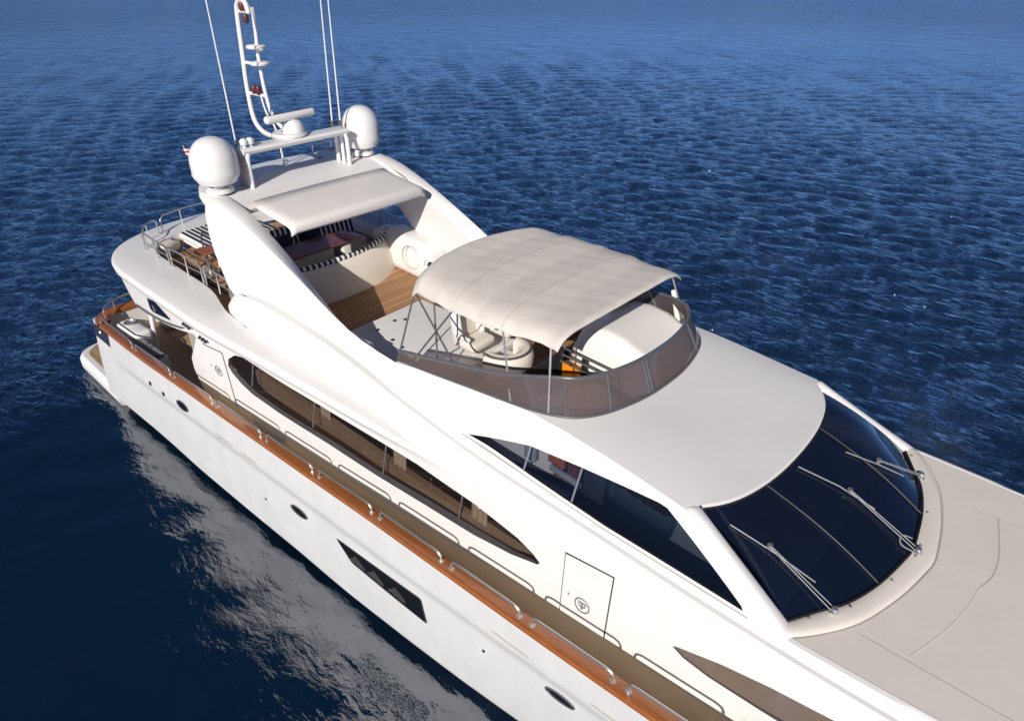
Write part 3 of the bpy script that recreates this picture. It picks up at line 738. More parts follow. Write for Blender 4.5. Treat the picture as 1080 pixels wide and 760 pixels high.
m.grid(A); m.build('windscreen_pillar', 'white', Y, 50); m.flipped().build('windscreen_pillar', 'white', Y, 50)
# windscreen glass (three panes) and joints
n = len(FRS); top_ = WT_A; N2 = len(WBS)
def at(L, s):
    f = s*(len(L)-1); i = min(int(f), len(L)-2); return Vector(L[i]).lerp(Vector(L[i+1]), f-i)
def pane(s0, s1):
    g = MB(); rows = []
    for i in range(13):
        s = lerp(s0, s1, i/12); a, c = at(top_, s), at(WBS, s)
        rows.append([a.lerp(c, j/10)+Vector((.10, 0, .07))*(math.sin(math.pi*j/10)*.55) for j in range(11)])
    g.grid(rows); return g
def s_of(y):
    best = min(range(400), key=lambda k: abs(at(top_, k/399).y*.5+at(WBS, k/399).y*.5-y)); return best/399
s1, s2 = s_of(-.74), s_of(.68)
WS = pane(0.0, 1.0).build('windscreen', 'glass', Y, 60)
for s in (s1, s2):
    m = MB(); a, c = at(top_, s), at(WBS, s)
    m.tube([a.lerp(c, j/10)+Vector((.10, 0, .07))*(math.sin(math.pi*j/10)*.55)+Vector((.012, 0, .012)) for j in range(11)], .011, 6); m.build('windscreen_joint', 'black', WS)
m = MB(); m.tube([Vector(p)+Vector((.012, 0, .012)) for p in WBS], .017, 6); m.tube([Vector(p)+Vector((.02, 0, .0)) for p in WT_A], .014, 6); m.build('windscreen_seal', 'black', WS)

# interior behind the glass
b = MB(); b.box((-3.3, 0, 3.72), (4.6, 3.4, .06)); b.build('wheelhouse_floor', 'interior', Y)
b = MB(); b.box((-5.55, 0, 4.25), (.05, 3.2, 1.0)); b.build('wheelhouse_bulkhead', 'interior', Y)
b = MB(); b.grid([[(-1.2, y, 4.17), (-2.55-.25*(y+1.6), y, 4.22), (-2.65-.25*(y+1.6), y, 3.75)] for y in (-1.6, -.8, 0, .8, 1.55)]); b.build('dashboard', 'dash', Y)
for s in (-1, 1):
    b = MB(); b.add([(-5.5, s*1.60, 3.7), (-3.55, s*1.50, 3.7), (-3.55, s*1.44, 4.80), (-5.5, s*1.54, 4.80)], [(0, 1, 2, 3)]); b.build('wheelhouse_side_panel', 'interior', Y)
    b = MB(); b.box((-4.58, s*1.66, 4.42), (.20, .10, .26), R(s*6), .045); b.build('wheelhouse_chair', 'leather', Y)
    b = MB(); b.box((-4.17, s*1.64, 4.50), (.26, .06, .15), R(s*4), .01); b.build('wheelhouse_cabinet', 'brownwood', Y)
    b = MB(); b.box((-3.90, s*1.63, 4.46), (.20, .05, .17), R(s*4), .01); b.build('wheelhouse_panel', 'mahogany', Y)
    b = MB(); b.box((-4.02, s*1.66, 4.34), (.50, .05, .08), R(s*4), .01); b.build('wheelhouse_shelf', 'leather', Y)

# ---- foredeck ----------------------------------------------------------
FE = [(-1.06, 1.98), (-.86, 1.98), (.2, 1.93), (1.5, 1.84), (3, 1.62), (5, 1.15), (6.6, .70)]
lipo = [(-1.0, -1.96), (-.82, -1.75), (-.56, -1.33), (-.37, -.74), (-.27, -.2), (-.25, 0)]
lo_ = [(q.x, q.y) for q in spl([(a, c, 0) for a, c in lipo+[(p[0], -p[1]) for p in lipo[-2::-1]]], 4)]
m = MB(); rows = []
for i in range(-2, 43):
    s = max(0, min(1, i/40)); a = at(WBS, s); o = at([(p[0], p[1], 0) for p in lo_], s)
    if i < 0 or i > 40:
        k = (-i if i < 0 else i-40)*.10; a += Vector((-k*1.2, -k*.55*(1 if i < 0 else -1), 0)); o += Vector((-k, -k*.05*(1 if i < 0 else -1), 0))
    o.z = 4.252; q = a.lerp(o, .35); r = a.lerp(o, .75)
    rows.append([a+Vector((-.03, 0, -.03)), a+Vector((.015, 0, .004)), a.lerp(o, .15)+Vector((0, 0, .012)), Vector((q.x, q.y, 4.292)), Vector((r.x, r.y, 4.282)), Vector((a.lerp(o, .95).x, a.lerp(o, .95).y, 4.268)), o])
m.grid(rows); m.build('windscreen_plinth', 'cream', Y, 50)
fo = lo_+[(x, itp(FE, x)) for x in (-.9, -.4, .2, .8, 1.5, 2.2, 3, 4, 5, 6, 6.6)]+[(x, -itp(FE, x)) for x in (6.6, 6, 5, 4, 3, 2.2, 1.5, .8, .2, -.4, -.9)]
def fore_z(x, y): return 4.245+.02*(1-(abs(y)/2)**2)-.004*max(0, x)**1.5
m = cdt(fo, [], .16, lambda u, v: (u, v, fore_z(u, v))); m.build('foredeck', 'cream', Y)
m = MB(); rows = []
for x in [-1.3+.2*k for k in range(40)]:
    fy = itp(FE, x); gy = itp(GR_Y, x)-.05; gz = itp(GR_Z, x)
    rows.append([(x, -gy, gz+.004), (x, -lerp(gy, fy, .7), lerp(gz, fore_z(x, fy), .78)), (x, -fy-.02, fore_z(x, fy)-.004), (x, -fy+.03, fore_z(x, fy)+.006), (x, -fy+.05, fore_z(x, fy)-.05)])
m.grid(rows)
m.grid([[(x, -itp(GR_Y, x), itp(GR_Z, x)), (x, -itp(GR_Y, x)+.05, itp(GR_Z, x)+.004)] for x in [-1.3+.2*k for k in range(40)]])
m.mirror(); m.build('foredeck_side', 'white', Y, 50)
def deck_line(pts, mat, name, w=.016, off=.003):
    P = spl([(a, c, 0) for a, c in pts], 6); m = MB(); rows = []
    for i, p in enumerate(P):
        t = (P[min(i+1, len(P)-1)]-P[max(i-1, 0)]); t.normalize(); nn = Vector((-t.y, t.x, 0))*w/2
        rows.append([(q.x, q.y, fore_z(q.x, q.y)+off) for q in (p-nn, p+nn)])
    m.grid(rows); return m.build(name, mat, Y)
hl = [(-.50, -1.39), (-.30, -1.40), (-.08, -1.41)]
deck_line(hl, 'seam', 'hatch_seam'); deck_line([(-.08, -1.41), (.08, -.9), (.17, -.45), (.20, -.05)], 'seam', 'hatch_seam'); deck_line([(.20, -.05), (0, -.02), (-.18, 0)], 'seam', 'hatch_seam')
deck_line([(-.5, -1.47), (.3, -1.47), (1, -1.46), (3, -1.3)], 'seamdark', 'deck_seam', .012); deck_line([(-.16, 1.2), (.1, 1.22), (.4, 1.24), (3, 1.2)], 'seamdark', 'deck_seam', .012)
deck_line([(.10, 1.24), (.24, .6), (.26, .2), (.20, -.05)], 'seamdark', 'deck_seam', .01)
deck_line([(p[0]+.012, p[1]*1.005) for p in lo_[::4]], 'seamdark', 'plinth_seam', .012)
for i in range(3, 40, 5):
    a = at(WBS, i/40); o = at([(p[0], p[1], 0) for p in lo_], i/40); q = a.lerp(o, .3)
    m = MB(); m.lathe([(0, .012), (.012, .01), (.014, 0)], (q.x, q.y, 4.294), 8); m.build('washer_nozzle', 'emblem', Y)

# windscreen wipers
def glass_pt(s, j, off=.05):
    a, c = at(top_, s), at(WBS, s); return a.lerp(c, j)+Vector((.10, 0, .07))*(math.sin(math.pi*j)*.55)+Vector((off*.7, 0, off))
def wiper(sb, s_m, j_m, b0, b1, loop=False):
    base = at(WBS, sb)+Vector((.07, 0, .03)); mid = glass_pt(s_m, j_m)
    e = empty('windscreen_wiper', Y)
    sd_ = (mid-base).cross(Vector((0, 0, 1))).normalized()*.022
    for o in (-1, 1):
        m = MB(); m.tube([base+sd_*o*1.3, mid+sd_*o*.5], .006, 6); m.build('arm', 'wiper', e)
    m = MB(); m.tube([glass_pt(*b0, .022), glass_pt((b0[0]+b1[0])/2, (b0[1]+b1[1])/2, .03), glass_pt(*b1, .022)], .008, 6); m.build('blade', 'wiper', e)
    m = MB(); m.tube([mid-Vector((0, 0, .03)), mid+Vector((0, 0, .02))], .03, 8); m.build('joint', 'steel', e)
    m = MB(); m.lathe([(0, .07), (.03, .065), (.045, .03), (.055, 0), (.0, -.03)], base-Vector((0, 0, .03)), 12); m.tube([base+Vector((0, -.06, .0)), base+Vector((0, .06, .0))], .02, 8); m.build('motor_cap', 'steel', e)
    if loop:
        m = MB(); m.tube(spl([base+Vector((-.02, -.05, 0)), base+Vector((-.16, -.10, .06)), base+Vector((-.20, 0, .10)), base+Vector((-.1, .08, .06))], 5), .008, 6); m.build('hose', 'wiper', e)
wiper(.135, .10, .42, (.05, .18), (.155, .78))
wiper(.50, .495, .40, (.45, .05), (.52, .62), True)
wiper(.86, .72, .50, (.66, .25), (.76, .78))

# ---- fly deck ----------------------------------------------------------
FZ = 4.12
fl = []
for k in range(0, 13):
    a = R(90*k/12); cc, ss = math.cos(a)**.75, math.sin(a)**.75; fl.append((-13.6-1.85*ss, -2.14*cc))
fl = [(-11.0, -2.14)]+fl
fl = [(-3.95, -1.5), (-7.2, -1.95), (-10.9, -2.0)]+fl
fl = fl+[(a, -c) for a, c in fl[::-1] if abs(c) > .01]
b = cdt(fl, [], .5, lambda u, v: (u, v, FZ)); b.build('fly_deck', 'teak_y', Y)

# radar arch: cross beam with sloping front, hardtop extension
def beam(y):
    t = abs(y)/1.9; w = 1-.25*t**4; aft_ = -13.35+1.25*t**5
    return [(-11.25, y, 5.95), (-11.22, y, 6.03), (-11.26, y, 6.09), (-11.5, y, 6.13), (-11.72, y, 6.18), (-11.85, y, 6.20), (-12.2, y, 6.205), (aft_+.2, y, 6.20), (aft_+.05, y, 6.16), (aft_, y, 6.08), (aft_+.1, y, 5.98), (-12.2, y, 5.95), (-11.25, y, 5.95)]
m = MB(); m.grid([beam(-1.80+.15*k) for k in range(25)], flip=True)
for s in (-1, 1):
    r = beam(s*1.80); m.add(r[:-1], [tuple(range(12))])
m.build('radar_arch_beam', 'white', Y, 40)
m = MB(); rows = []
for k in range(31):
    y = -1.45+2.9*k/30; e = 1-abs(y)/1.45; edge = max(0, 1-e/.10); f0 = -9.92-.10*(abs(y)/1.45)**2
    up = .04*(1-(abs(y)/1.45)**2)-.06*edge**2
    rows.append([(-11.24, y, 6.145+up*.3), (-10.9, y, 6.12+up), (-10.5, y, 6.085+up), (f0-.12, y, 6.045+up), (f0-.03, y, 6.02+up), (f0, y, 5.98+up), (f0+.0, y, 5.90+up*.6), (f0-.02, y, 5.87+up*.6)])
m.grid(rows, flip=True); m.build('hardtop_awning', 'hardtop', Y, 50, thick=.025)
# satellite domes
def dome(x, y, z, r, h, name='satellite_dome'):
    e = empty(name, Y, (x, y, z))
    prof = [(r*.55, .10), (r*.80, .13), (r*.97, .24), (r*.985, .26), (r*1.0, .30), (r*1.0, h*.55)]
    for k in range(1, 11):
        a = R(9*k); prof.append((r*math.cos(a)**.9 if k < 10 else 0, h*.55+(h*.47)*math.sin(a)))
    m = MB(); m.lathe(prof, (0, 0, 0), 40); m.build('radome', 'plastic', e)
    m = MB(); m.lathe([(r*1.008, .285), (r*1.012, .30), (r*1.008, .315)], (0, 0, 0), 40); m.build('radome_seam', 'seam', e)
    m = MB(); m.lathe([(r*.62, -.04), (r*.62, .03), (r*.42, .04), (r*.42, .12)], (0, 0, 0), 24); m.build('pedestal', 'plastic', e)
    for k in range(3):
        a = R(40+120*k); m = MB(); m.box((r*.42*math.cos(a), r*.42*math.sin(a), .02), (.1, .1, .12), a, .02); m.build('mount_foot', 'plastic', e)
    return e
dome(-11.95, -1.60, 6.27, .395, .88)
dome(-12.15, 1.66, 6.27, .38, .90)

# radar bridge bar between the domes
m = MB(); rows = []
for k in range(21):
    y = -1.12+2.24*k/20; dx = .0; rows.append([(-11.78+dx, y, 6.80), (-11.76, y, 6.84), (-11.80, y, 6.88), (-12.08, y, 6.89), (-12.14, y, 6.85), (-12.12, y, 6.77), (-11.82, y, 6.77), (-11.78+dx, y, 6.80)])
m.grid(rows)
for r in (rows[0], rows[-1]): m.add(r[:-1], [tuple(range(7))])
RB = m.build('radar_bridge', 'white', Y, 40)
for s in (-1, 1):
    for px, r in ((-11.80, .045), (-11.98, .038), (-12.16, .045)):
        m = MB(); m.tube([(px, s*1.06, 6.18), (px, s*1.06, 6.70), (px, s*1.03, 6.80)], r, 10); m.build('bridge_post', 'white', RB)
b = MB(); b.box((-11.98, -1.10, 6.50), (.30, .03, .62)); b.build('bridge_plate', 'seamdark', RB)
for y in (-1.02, -.90):
    m = MB(); m.lathe([(.03, 0), (.035, .05), (.07, .06), (.075, .12), (.04, .16), (0, .165)], (-11.9, y, 6.88), 12); m.build('gps_antenna', 'plastic', RB)
m = MB(); m.lathe([(0, 0), (.30, 0), (.33, .03), (.31, .07), (0, .075)], (-12.1, .02, 6.88), 28); SP = m.build('scanner_platform', 'white', RB)
m = MB(); m.lathe([(.20, 0), (.20, .06), (.17, .16), (.10, .21), (0, .22)], (-12.05, .08, 6.955), 24)
RS = m.build('radar_scanner', 'plastic', Y)
m = MB(); m.box((-12.05, .05, 7.24), (.14, 1.10, .15), R(4), .07); m.tube([(-12.05, .08, 7.14), (-12.05, .08, 7.21)], .05, 10); m.build('scanner_bar', 'plastic', RS)

# light mast: two curved rails with rungs and lamps
mast = empty('light_mast', Y, (-12.6, 0, 7.0))
def MT(pts, r, name, mat='plastic', n=6):
    m = MB(); m.tube([Vector(p)-Vector((-12.6, 0, 7.0)) for p in spl(pts, n)], r, 8); return m.build(name, mat, mast)
A_ = [(-12.25, -.02, 6.80), (-12.7, -.02, 6.79), (-13.05, -.02, 6.84), (-13.28, -.02, 7.05), (-13.32, -.02, 7.6), (-13.25, -.02, 8.3), (-13.18, -.02, 8.9), (-13.10, -.02, 9.06), (-12.95, -.02, 9.12), (-12.82, -.02, 9.05), (-12.78, -.02, 8.9)]
B_ = [(-12.15, .06, 6.93), (-12.45, .06, 7.0), (-12.70, .06, 7.18), (-12.82, .06, 7.6), (-12.84, .06, 8.2), (-12.78, .06, 8.62), (-12.76, .06, 9.0)]
MT(A_, .045, 'mast_rail'); MT(B_, .036, 'mast_rail')
for z, xa, xb in ((7.50, -13.32, -12.80), (8.05, -13.27, -12.70), (8.32, -13.05, -12.65), (8.92, -13.18, -12.78)):
    MT([(xa, 0, z), ((xa+xb)/2, 0.02, z), (xb, .04, z)], .03, 'rung')
for z, x in ((8.07, -12.78), (8.35, -12.82)):
    m = MB(); m.lathe([(0, -.03), (.17, -.02), (.18, .01), (.15, .035), (0, .04)], (x+12.6, .03, z-7.0), 20); m.build('lamp_plate', 'plastic', mast)
for z, x in ((7.58, -13.1), (7.58, -12.95), (9.0, -13.02), (9.0, -12.9), (8.80, -12.95)):
    m = MB(); m.lathe([(.03, -.07), (.05, -.06), (.055, .05), (.04, .08), (0, .09)], (x+12.6, .0, z-7.0), 12); m.build('signal_lamp', 'redlamp', mast)
MT([(-12.95, .03, 7.5), (-12.85, .03, 7.2), (-12.6, .03, 6.9), (-12.5, .03, 6.2)], .018, 'mast_cable')
# whip antennas
def whip(x, y, z0, tx, ty, z1):
    e = empty('whip_antenna', Y, (x, y, z0))
    m = MB(); L = Vector((tx, ty, z1-z0)); m.tube([(0, 0, 0), L*.5, L], [.016, .012, .006], 8); m.build('rod', 'plastic', e)
    m = MB(); m.tube([(0, 0, -.12), (0, 0, .12)], .032, 10); m.build('ferrule', 'darksteel', e)
whip(-12.15, -1.04, 6.86, -.08, -.0, 10.6); whip(-12.12, .98, 6.88, .22, 0, 10.6); whip(-12.05, 1.12, 6.88, .15, 0, 10.6)
# arch-top fittings
for x, y in ((-11.35, -.6), (-12.6, .9), (-12.9, .3)):
    m = MB(); m.lathe([(.04, 0), (.045, .02), (0, .03)], (x, y, 6.205 if x < -12 else 6.10), 10); m.build('deck_light', 'emblem', Y)
m = MB(); m.tube([(-12.9, .95, 6.2), (-12.9, .95, 6.40), (-12.9, 1.4, 6.40), (-12.9, 1.4, 6.2)], .018, 6); m.tube([(-12.75, .95, 6.3), (-12.75, 1.4, 6.3)], .03, 6); m.build('arch_grab_rail', 'steel', Y)
# ensign staff and flag at the stern of the fly deck
fs = empty('ensign_staff', Y, (-16.15, .12, 4.4))
m = MB(); m.tube([(0, 0, 0), (-.78, -.12, 1.50)], [.02, .012], 8); m.build('staff', 'steel', fs)
m = MB(); rows = []
for i in range(9):
    t = i/8; rows.append([(-.70+.04*math.sin(t*7)+t*.10-.25*(1-j/5)*0+(.19*(1-j/5)), -.14+.40*t*1.0+.03*math.sin(t*9+j), 1.45-.45*(1-j/5)-.12*t) for j in range(6)])
m.grid(rows); m.build('flag', 'flag', fs, thick=.004)

# ---- fly-bridge windscreen ---------------------------------------------
def scr(i, t):
    x, y = SCS[i]; u = abs(i-(len(SCS)-1)/2)/((len(SCS)-1)/2)
    hgt = .44*(1-max(0, (u-.40)/.60)**1.3*.66)
    k = hgt*.46
    q = Vector((x, y, 0)); c = Vector((-6.4, 0, 0)); nn = (c-q); nn.y *= 1.4; nn.normalize()
    f_ = max(0, min(1, (-4.4-x)/.9)); nn = nn.lerp(Vector((0, -math.copysign(.28, y), 0)), f_) if abs(y) > .8 else nn
    return Vector((x, y, roof_z(x, y)+.012))+nn*k*t+Vector((0, 0, hgt*t))
m = MB(); m.grid([[scr(i, j/5) for j in range(6)] for i in range(len(SCS))])
SR = m.build('fly_windscreen', 'screen', Y, 60)
m = MB(); m.tube([scr(i, 1) for i in range(len(SCS))], .024, 8); m.build('top_rail', 'railgrey', SR)
m = MB(); m.tube([scr(i, 0.02) for i in range(len(SCS))], .022, 8); m.build('base_gasket', 'darksteel', SR)
NS = len(SCS)-1
for f in (.30, .385, .455, .615, .70):
    i = int(f*NS); m = MB(); dd = Vector((-.02, 0, 0))
    for o in ((-.03, .03) if f in (.455,) else (0,)):
        tng = (scr(min(i+1, NS), 0)-scr(max(i-1, 0), 0)).normalized()*o
        m.tube([scr(i, 0)+tng, scr(i, .5)+tng, scr(i, 1)+tng], .017, 6)
    m.build('upright', 'railgrey', SR)

# ---- bimini canopy ------------------------------------------------------
def bim(u, v):
    """u 0 aft..1 front, v -1 starboard..1 port"""
    x = lerp(-7.08, -4.42, u)-.34*(1-v*v)*(1-u)+.04*(1-v*v)*u
    hw = 1.40+.12*math.sin(math.pi*min(1, u*1.1))
    a = abs(v); crown = 1-.22*a**2-.78*a**9
    zz = 5.85+.05*u+lerp(.25, .15, u)*crown
    bows = (0.06, .37, .68, .97)
    dmin = min(abs(u-q) for q in bows); zz -= .022*min(1, dmin/.15)**1.5*crown
    if a > .93: zz -= .035*((a-.93)/.07)
    if u < .08: zz -= .15*((.08-u)/.08)**1.5
    if u > .985: zz -= .03*((u-.985)/.015)
    wr = .013*math.sin(u*31+v*6)*max(0, a-.6)*2+.006*math.sin(u*57+v*13)*max(0, a-.4)+.0025*math.sin(u*23-v*9)*math.sin(v*17+u*5)
    return Vector((x, v*hw, zz+wr))
m = MB(); NU, NV = 96, 64
m.grid([[bim(i/NU, -1+2*j/NV) for j in range(NV+1)] for i in range(NU+1)], flip=True)
BI = m.build('bimini_canopy', 'canvas', Y, 60, thick=.012)
for u in (.37, .68):
    m = MB(); m.grid([[bim(u-.004, -1+2*j/NV)+Vector((0, 0, .009)), bim(u+.004, -1+2*j/NV)+Vector((0, 0, .009))] for j in range(NV+1)]); m.build('seam', 'seamcloth', BI)
for s in (-1, 1):
    def C(i_x): # foot on the coaming near x
        i = min(range(len(SCS)), key=lambda k: abs(SCS[k][0]-i_x)+(5 if SCS[k][1]*s < 0 else 0)); return Vector((SCS[i][0], SCS[i][1], roof_z(*SCS[i])+.02))
    ca = bim(.02, s*.97)+Vector((0, 0, -.02)); mid = bim(.37, s*.97)+Vector((0, 0, -.02)); fw = bim(.95, s*.97)+Vector((0, 0, -.02))
    for nme, a, c in (('brace', ca, C(-6.95)), ('brace', ca, C(-5.6)), ('brace', mid, C(-6.8)), ('strut', bim(.2, s*.97), bim(.2, s*.97)+Vector((.0, .0, -1.3))), ('strut', bim(.68, s*.97), C(-4.9)), ('strut', fw, C(-4.35))):
        m = MB(); m.tube([a, c], .014, 8); m.build(nme, 'darksteel' if nme == 'brace' else 'steel', BI)
    if s > 0:
        m = MB(); m.box(fw*.0+C(-4.45)+Vector((-.1, -s*.05, .25)), (.08, .06, .5), 0, .02, Matrix.Rotation(R(-16), 3, 'Y'))
        m.build('bracket', 'plastic', BI)
for u in (.03, .37, .68, .97):
    m = MB(); m.tube([bim(u, -.96+1.92*j/20)-Vector((0, 0, .03)) for j in range(21)], .014, 6); m.build('bow', 'darksteel', BI)

# ---- fly-bridge furniture (fixed) --------------------------------------
# curved settee
st = empty('curved_settee', Y, (-11.6, 0, FZ))
m = MB(); rows = []
for k in range(33):
    y = -1.75+3.45*k/32; t = (y+.1)/1.75; xx = -10.62-.62*abs(t)**2.4
    rows.append([(xx+.06, y, FZ), (xx+.0, y, FZ+.3), (xx-.10, y, FZ+.58), (xx-.14, y, FZ+.63), (xx-.20, y, FZ+.65), (xx-.30, y, FZ+.62), (xx-.34, y, FZ+.55), (xx-.32, y, FZ+.3), (xx-.75, y, FZ+.3), (xx-.78, y, FZ)])
m.grid([[(p[0]+11.6, p[1], p[2]-FZ) for p in r] for r in rows])
for r in (rows[0], rows[-1]): m.add([(p[0]+11.6, p[1], p[2]-FZ) for p in r], [tuple(range(10))])
m.build('settee_shell', 'cushion', st, 50)
m = MB(); m.tube([(r[4][0]+11.6-.02, r[4][1], r[4][2]-FZ+.02) for r in rows[1:-1]], .055, 8); m.build('backrest_piping', 'stripe_edge', st)
m = MB(); m.grid([[(r[8][0]+11.6+o, r[8][1], r[8][2]-FZ+dz) for o, dz in ((.42, .02), (.42, .12), (.38, .14), (.05, .14), (0, .10), (0, .0))] for r in rows[1:-1]]); m.build('seat_cushion', 'stripe_y', st)
b = MB(); b.box((-1.05, 0, .52), (.20, 3.0, .70), 0, .06, Matrix.Rotation(R(-14), 3, 'Y')); b.build('backrest', 'stripe_y', st)
b = MB(); b.box((-.70, 0, .24), (.50, 2.9, .30), 0, .05); b.build('seat_base', 'cushion', st)
# dining table
tb = empty('dining_table', None, (-11.72, 0, FZ)); tag(tb, 'dark wooden dining table with red end leaf inside the curved settee', 'table')
b = MB(); b.box((0, -.35, .70), (.66, 1.75, .045), 0, .02); b.build('tabletop', 'mahogany', tb)
b = MB(); b.box((.03, .70, .705), (.62, .30, .05), R(6), .02); b.build('end_leaf', 'cap', tb)
b = MB(); b.box((.16, -.4, .42), (.10, 1.3, .46), 0, .03); b.box((-.2, -.4, .42), (.1, 1.3, .46), 0, .03); b.build('table_base', 'cushion', tb)
b = MB(); b.box((.1, .52, .34), (.34, .24, .62), 0, .05); b.build('pedestal', 'cushion', tb)
# cushions
def pillow(x, y, z, mat, lab, rz=0, tilt=60, sz=.42):
    m = MB(); rot = Matrix.Rotation(rz, 3, 'Z')@Matrix.Rotation(R(-tilt), 3, 'Y'); n = 12; 
    for sgn in (1, -1):
        m.grid([[rot@Vector(((i/n-.5)*sz, (j/n-.5)*sz, sgn*.085*((1-(2*i/n-1)**4)*(1-(2*j/n-1)**4))**.6)) for j in range(n+1)] for i in range(n+1)], flip=sgn < 0)
    o = m.build('pillow', mat, None, 60); o.location = (x, y, z); tag(o, lab, 'cushion', 'dark cushions on the fly deck settee'); return o
pillow(-12.42, .30, FZ+.66, 'navy', 'black cushion leaning on the striped backrest behind the dining table', R(5), 62, .46)
pillow(-12.40, -.35, FZ+.66, 'navy', 'black cushion at the settee end beside the near white arch leg', R(-10), 60, .42)
# covered bar cabinet, port
cb = MB(); cb.box((-10.55, 1.55, FZ+.40), (1.55, .66, .84), R(-3), .22); CB = cb.build('bar_cabinet', 'plastic', Y, 60)
m = MB(); L = [(-10.3+.26*math.cos(t)*1.0, 1.20, FZ+.46+.24*math.sin(t)) for t in [2*math.pi*k/28 for k in range(29)]]
m.tube([(x, 1.205+.0*x, z) for x, y, z in L], .014, 6, False); m.tube([(-10.3+.15*math.cos(t), 1.205, FZ+.46+.22*math.sin(t)) for t in [math.pi*.6+math.pi*1.1*k/16 for k in range(17)]], .010, 6, False); m.build('hatch_outline', 'seamdark', CB)
b = MB(); b.box((-11.55, 1.62, FZ+.34), (.50, .56, .68), R(8), .15); b.build('bar_end_unit', 'plastic', Y, 60)
for k in range(3):
    m = MB(); m.tube([(-11.24, 1.30, FZ+.3+.12*k), (-11.20, 1.26, FZ+.3+.12*k)], .035, 8); m.build('bar_switch', 'black', CB)
b = MB(); b.box((-9.25, 1.25, FZ+.30), (.75, .5, .55), 0, .12); fp = b.build('forward_bench', 'cushion', Y, 60)
b = MB(); b.tube([(-9.62, 1.02, FZ+.60), (-8.9, 1.02, FZ+.60)], .05, 8); b.build('bench_piping', 'stripe_x', fp)
# low locker / sun pad base
b = MB(); b.box((-7.75, -.65, FZ+.16), (2.3, 1.95, .36), R(1.5), .05); LK = b.build('deck_locker', 'white', Y, 50)
for x, y in ((-8.6, -.60), (-8.5, -.45), (-8.1, -1.05), (-7.8, -1.1), (-8.55, -1.0)):
    m = MB(); m.lathe([(.035, 0), (.03, .012), (0, .014)], (x, y, FZ+.34), 10); m.build('locker_latch', 'black', LK)
# helm seats
def seat(x, y, rz):
    e = empty('helm_seat', Y, (x, y, FZ)); e.rotation_euler = (0, 0, rz)
    b = MB(); b.box((0, 0, .55), (.48, .50, .16), 0, .06); b.build('seat', 'cushion', e)
    b = MB(); b.box((-.24, 0, .88), (.16, .48, .66), 0, .07, Matrix.Rotation(R(-8), 3, 'Y')); b.build('backrest', 'cushion', e)
    for s in (-1, 1):
        b = MB(); b.box((-.14, s*.23, .86), (.20, .09, .56), 0, .04, Matrix.Rotation(R(-8), 3, 'Y')); b.build('side_bolster', 'plastic', e)
    for s in (-1, 1):
        b = MB(); b.box((.02, s*.27, .72), (.34, .07, .07), 0, .03); b.build('armrest', 'plastic', e)
    m = MB(); m.lathe([(.16, 0), (.16, .03), (.06, .05), (.06, .47)], (0, 0, 0), 16); m.build('pedestal', 'steel', e)
seat(-6.85, -.42, 0); seat(-6.80, .28, 0); 
# rounded companion seat with dark piping
m = MB(); rows = []
for k in range(17):
    a = R(-100+200*k/16); cx, cy = -6.15+.30*math.cos(a)*1, -.45+.30*math.sin(a)
    rows.append([(cx+math.cos(a)*o, cy+math.sin(a)*o, FZ+z) for o, z in ((.10, .30), (.13, .62), (.08, .72), (-.02, .74), (-.10, .68), (-.10, .30))])
m.grid(rows); m.build('round_back_seat', 'cushion', Y, 60)
m = MB(); m.tube([(r[2][0], r[2][1], r[2][2]+.01) for r in rows], .02, 6); m.build('seat_piping', 'darksteel', bpy.data.objects['round_back_seat'])
b = MB(); b.lathe([(0, .5), (.26, .5), (.28, .46), (.26, .40), (0, .38)], (-6.2, -.45, FZ), 20); b.build('seat_pad', 'cushion', bpy.data.objects['round_back_seat'])
# inner coaming bench cushions and brown sole trim
b = MB(); b.box((-4.75, -.55, FZ+.32), (.55, 1.1, .42), R(-25), .1); b.build('coaming_cushion', 'cushion', Y, 60)
b = MB(); b.box((-5.55, -.95, FZ+.42), (.9, .42, .05), R(-6), .02); b.build('side_table_leaf', 'cap', Y)
# helm console: smooth white hump
CX = [(-5.45, 4.90), (-5.32, 5.18), (-5.18, 5.27), (-4.9, 5.31), (-4.6, 5.27), (-4.3, 5.17), (-4.05, 5.05), (-3.95, 4.9)]
m = MB(); rows = []
for k in range(25):
    y = .02+1.60*k/24; t = abs((y-.82)/.80); r = []
    for x, z in CX:
        lim = itp([(-5.6, 1.62), (-5, 1.60), (-4.6, 1.52), (-4.3, 1.40), (-4.1, 1.22), (-3.9, 1.0)], x)
        r.append((x+.25*(1-t)*(1 if x < -5.3 else .6)*0+.10*t*t, min(y, lim-.03), FZ+(z-FZ)*(1-.55*max(0, t-.72)**1.6/.13)))
    rows.append([(r[0][0], r[0][1], FZ)]+r+[(r[-1][0], r[-1][1], FZ+.5)])
m.grid(rows); CO = m.build('helm_console', 'plastic', Y, 60)
m = MB(); rot = Matrix.Rotation(R(-38), 3, 'Y')
m.lathe([(0, .05), (.17, .03), (.20, 0), (.20, -.04), (.0, -.05)], (0, 0, 0), 24); m.v = [tuple(rot@Vector((p[0], p[1]*1.3, p[2]))+Vector((-5.40, 1.25, 5.26))) for p in m.v]; m.build('instrument_pod', 'greypad', CO)
m = MB(); L = [(-5.72+.05*math.sin(t), .75+.22*math.cos(t), 5.0+.22*math.sin(t)) for t in [2*math.pi*k/24 for k in range(25)]]; m.tube(L, .018, 6, False)
for a in (0, 8, 16): m.tube([L[a], (-5.72, .75, 5.0)], .012, 6)
m.build('steering_wheel', 'darksteel', CO)
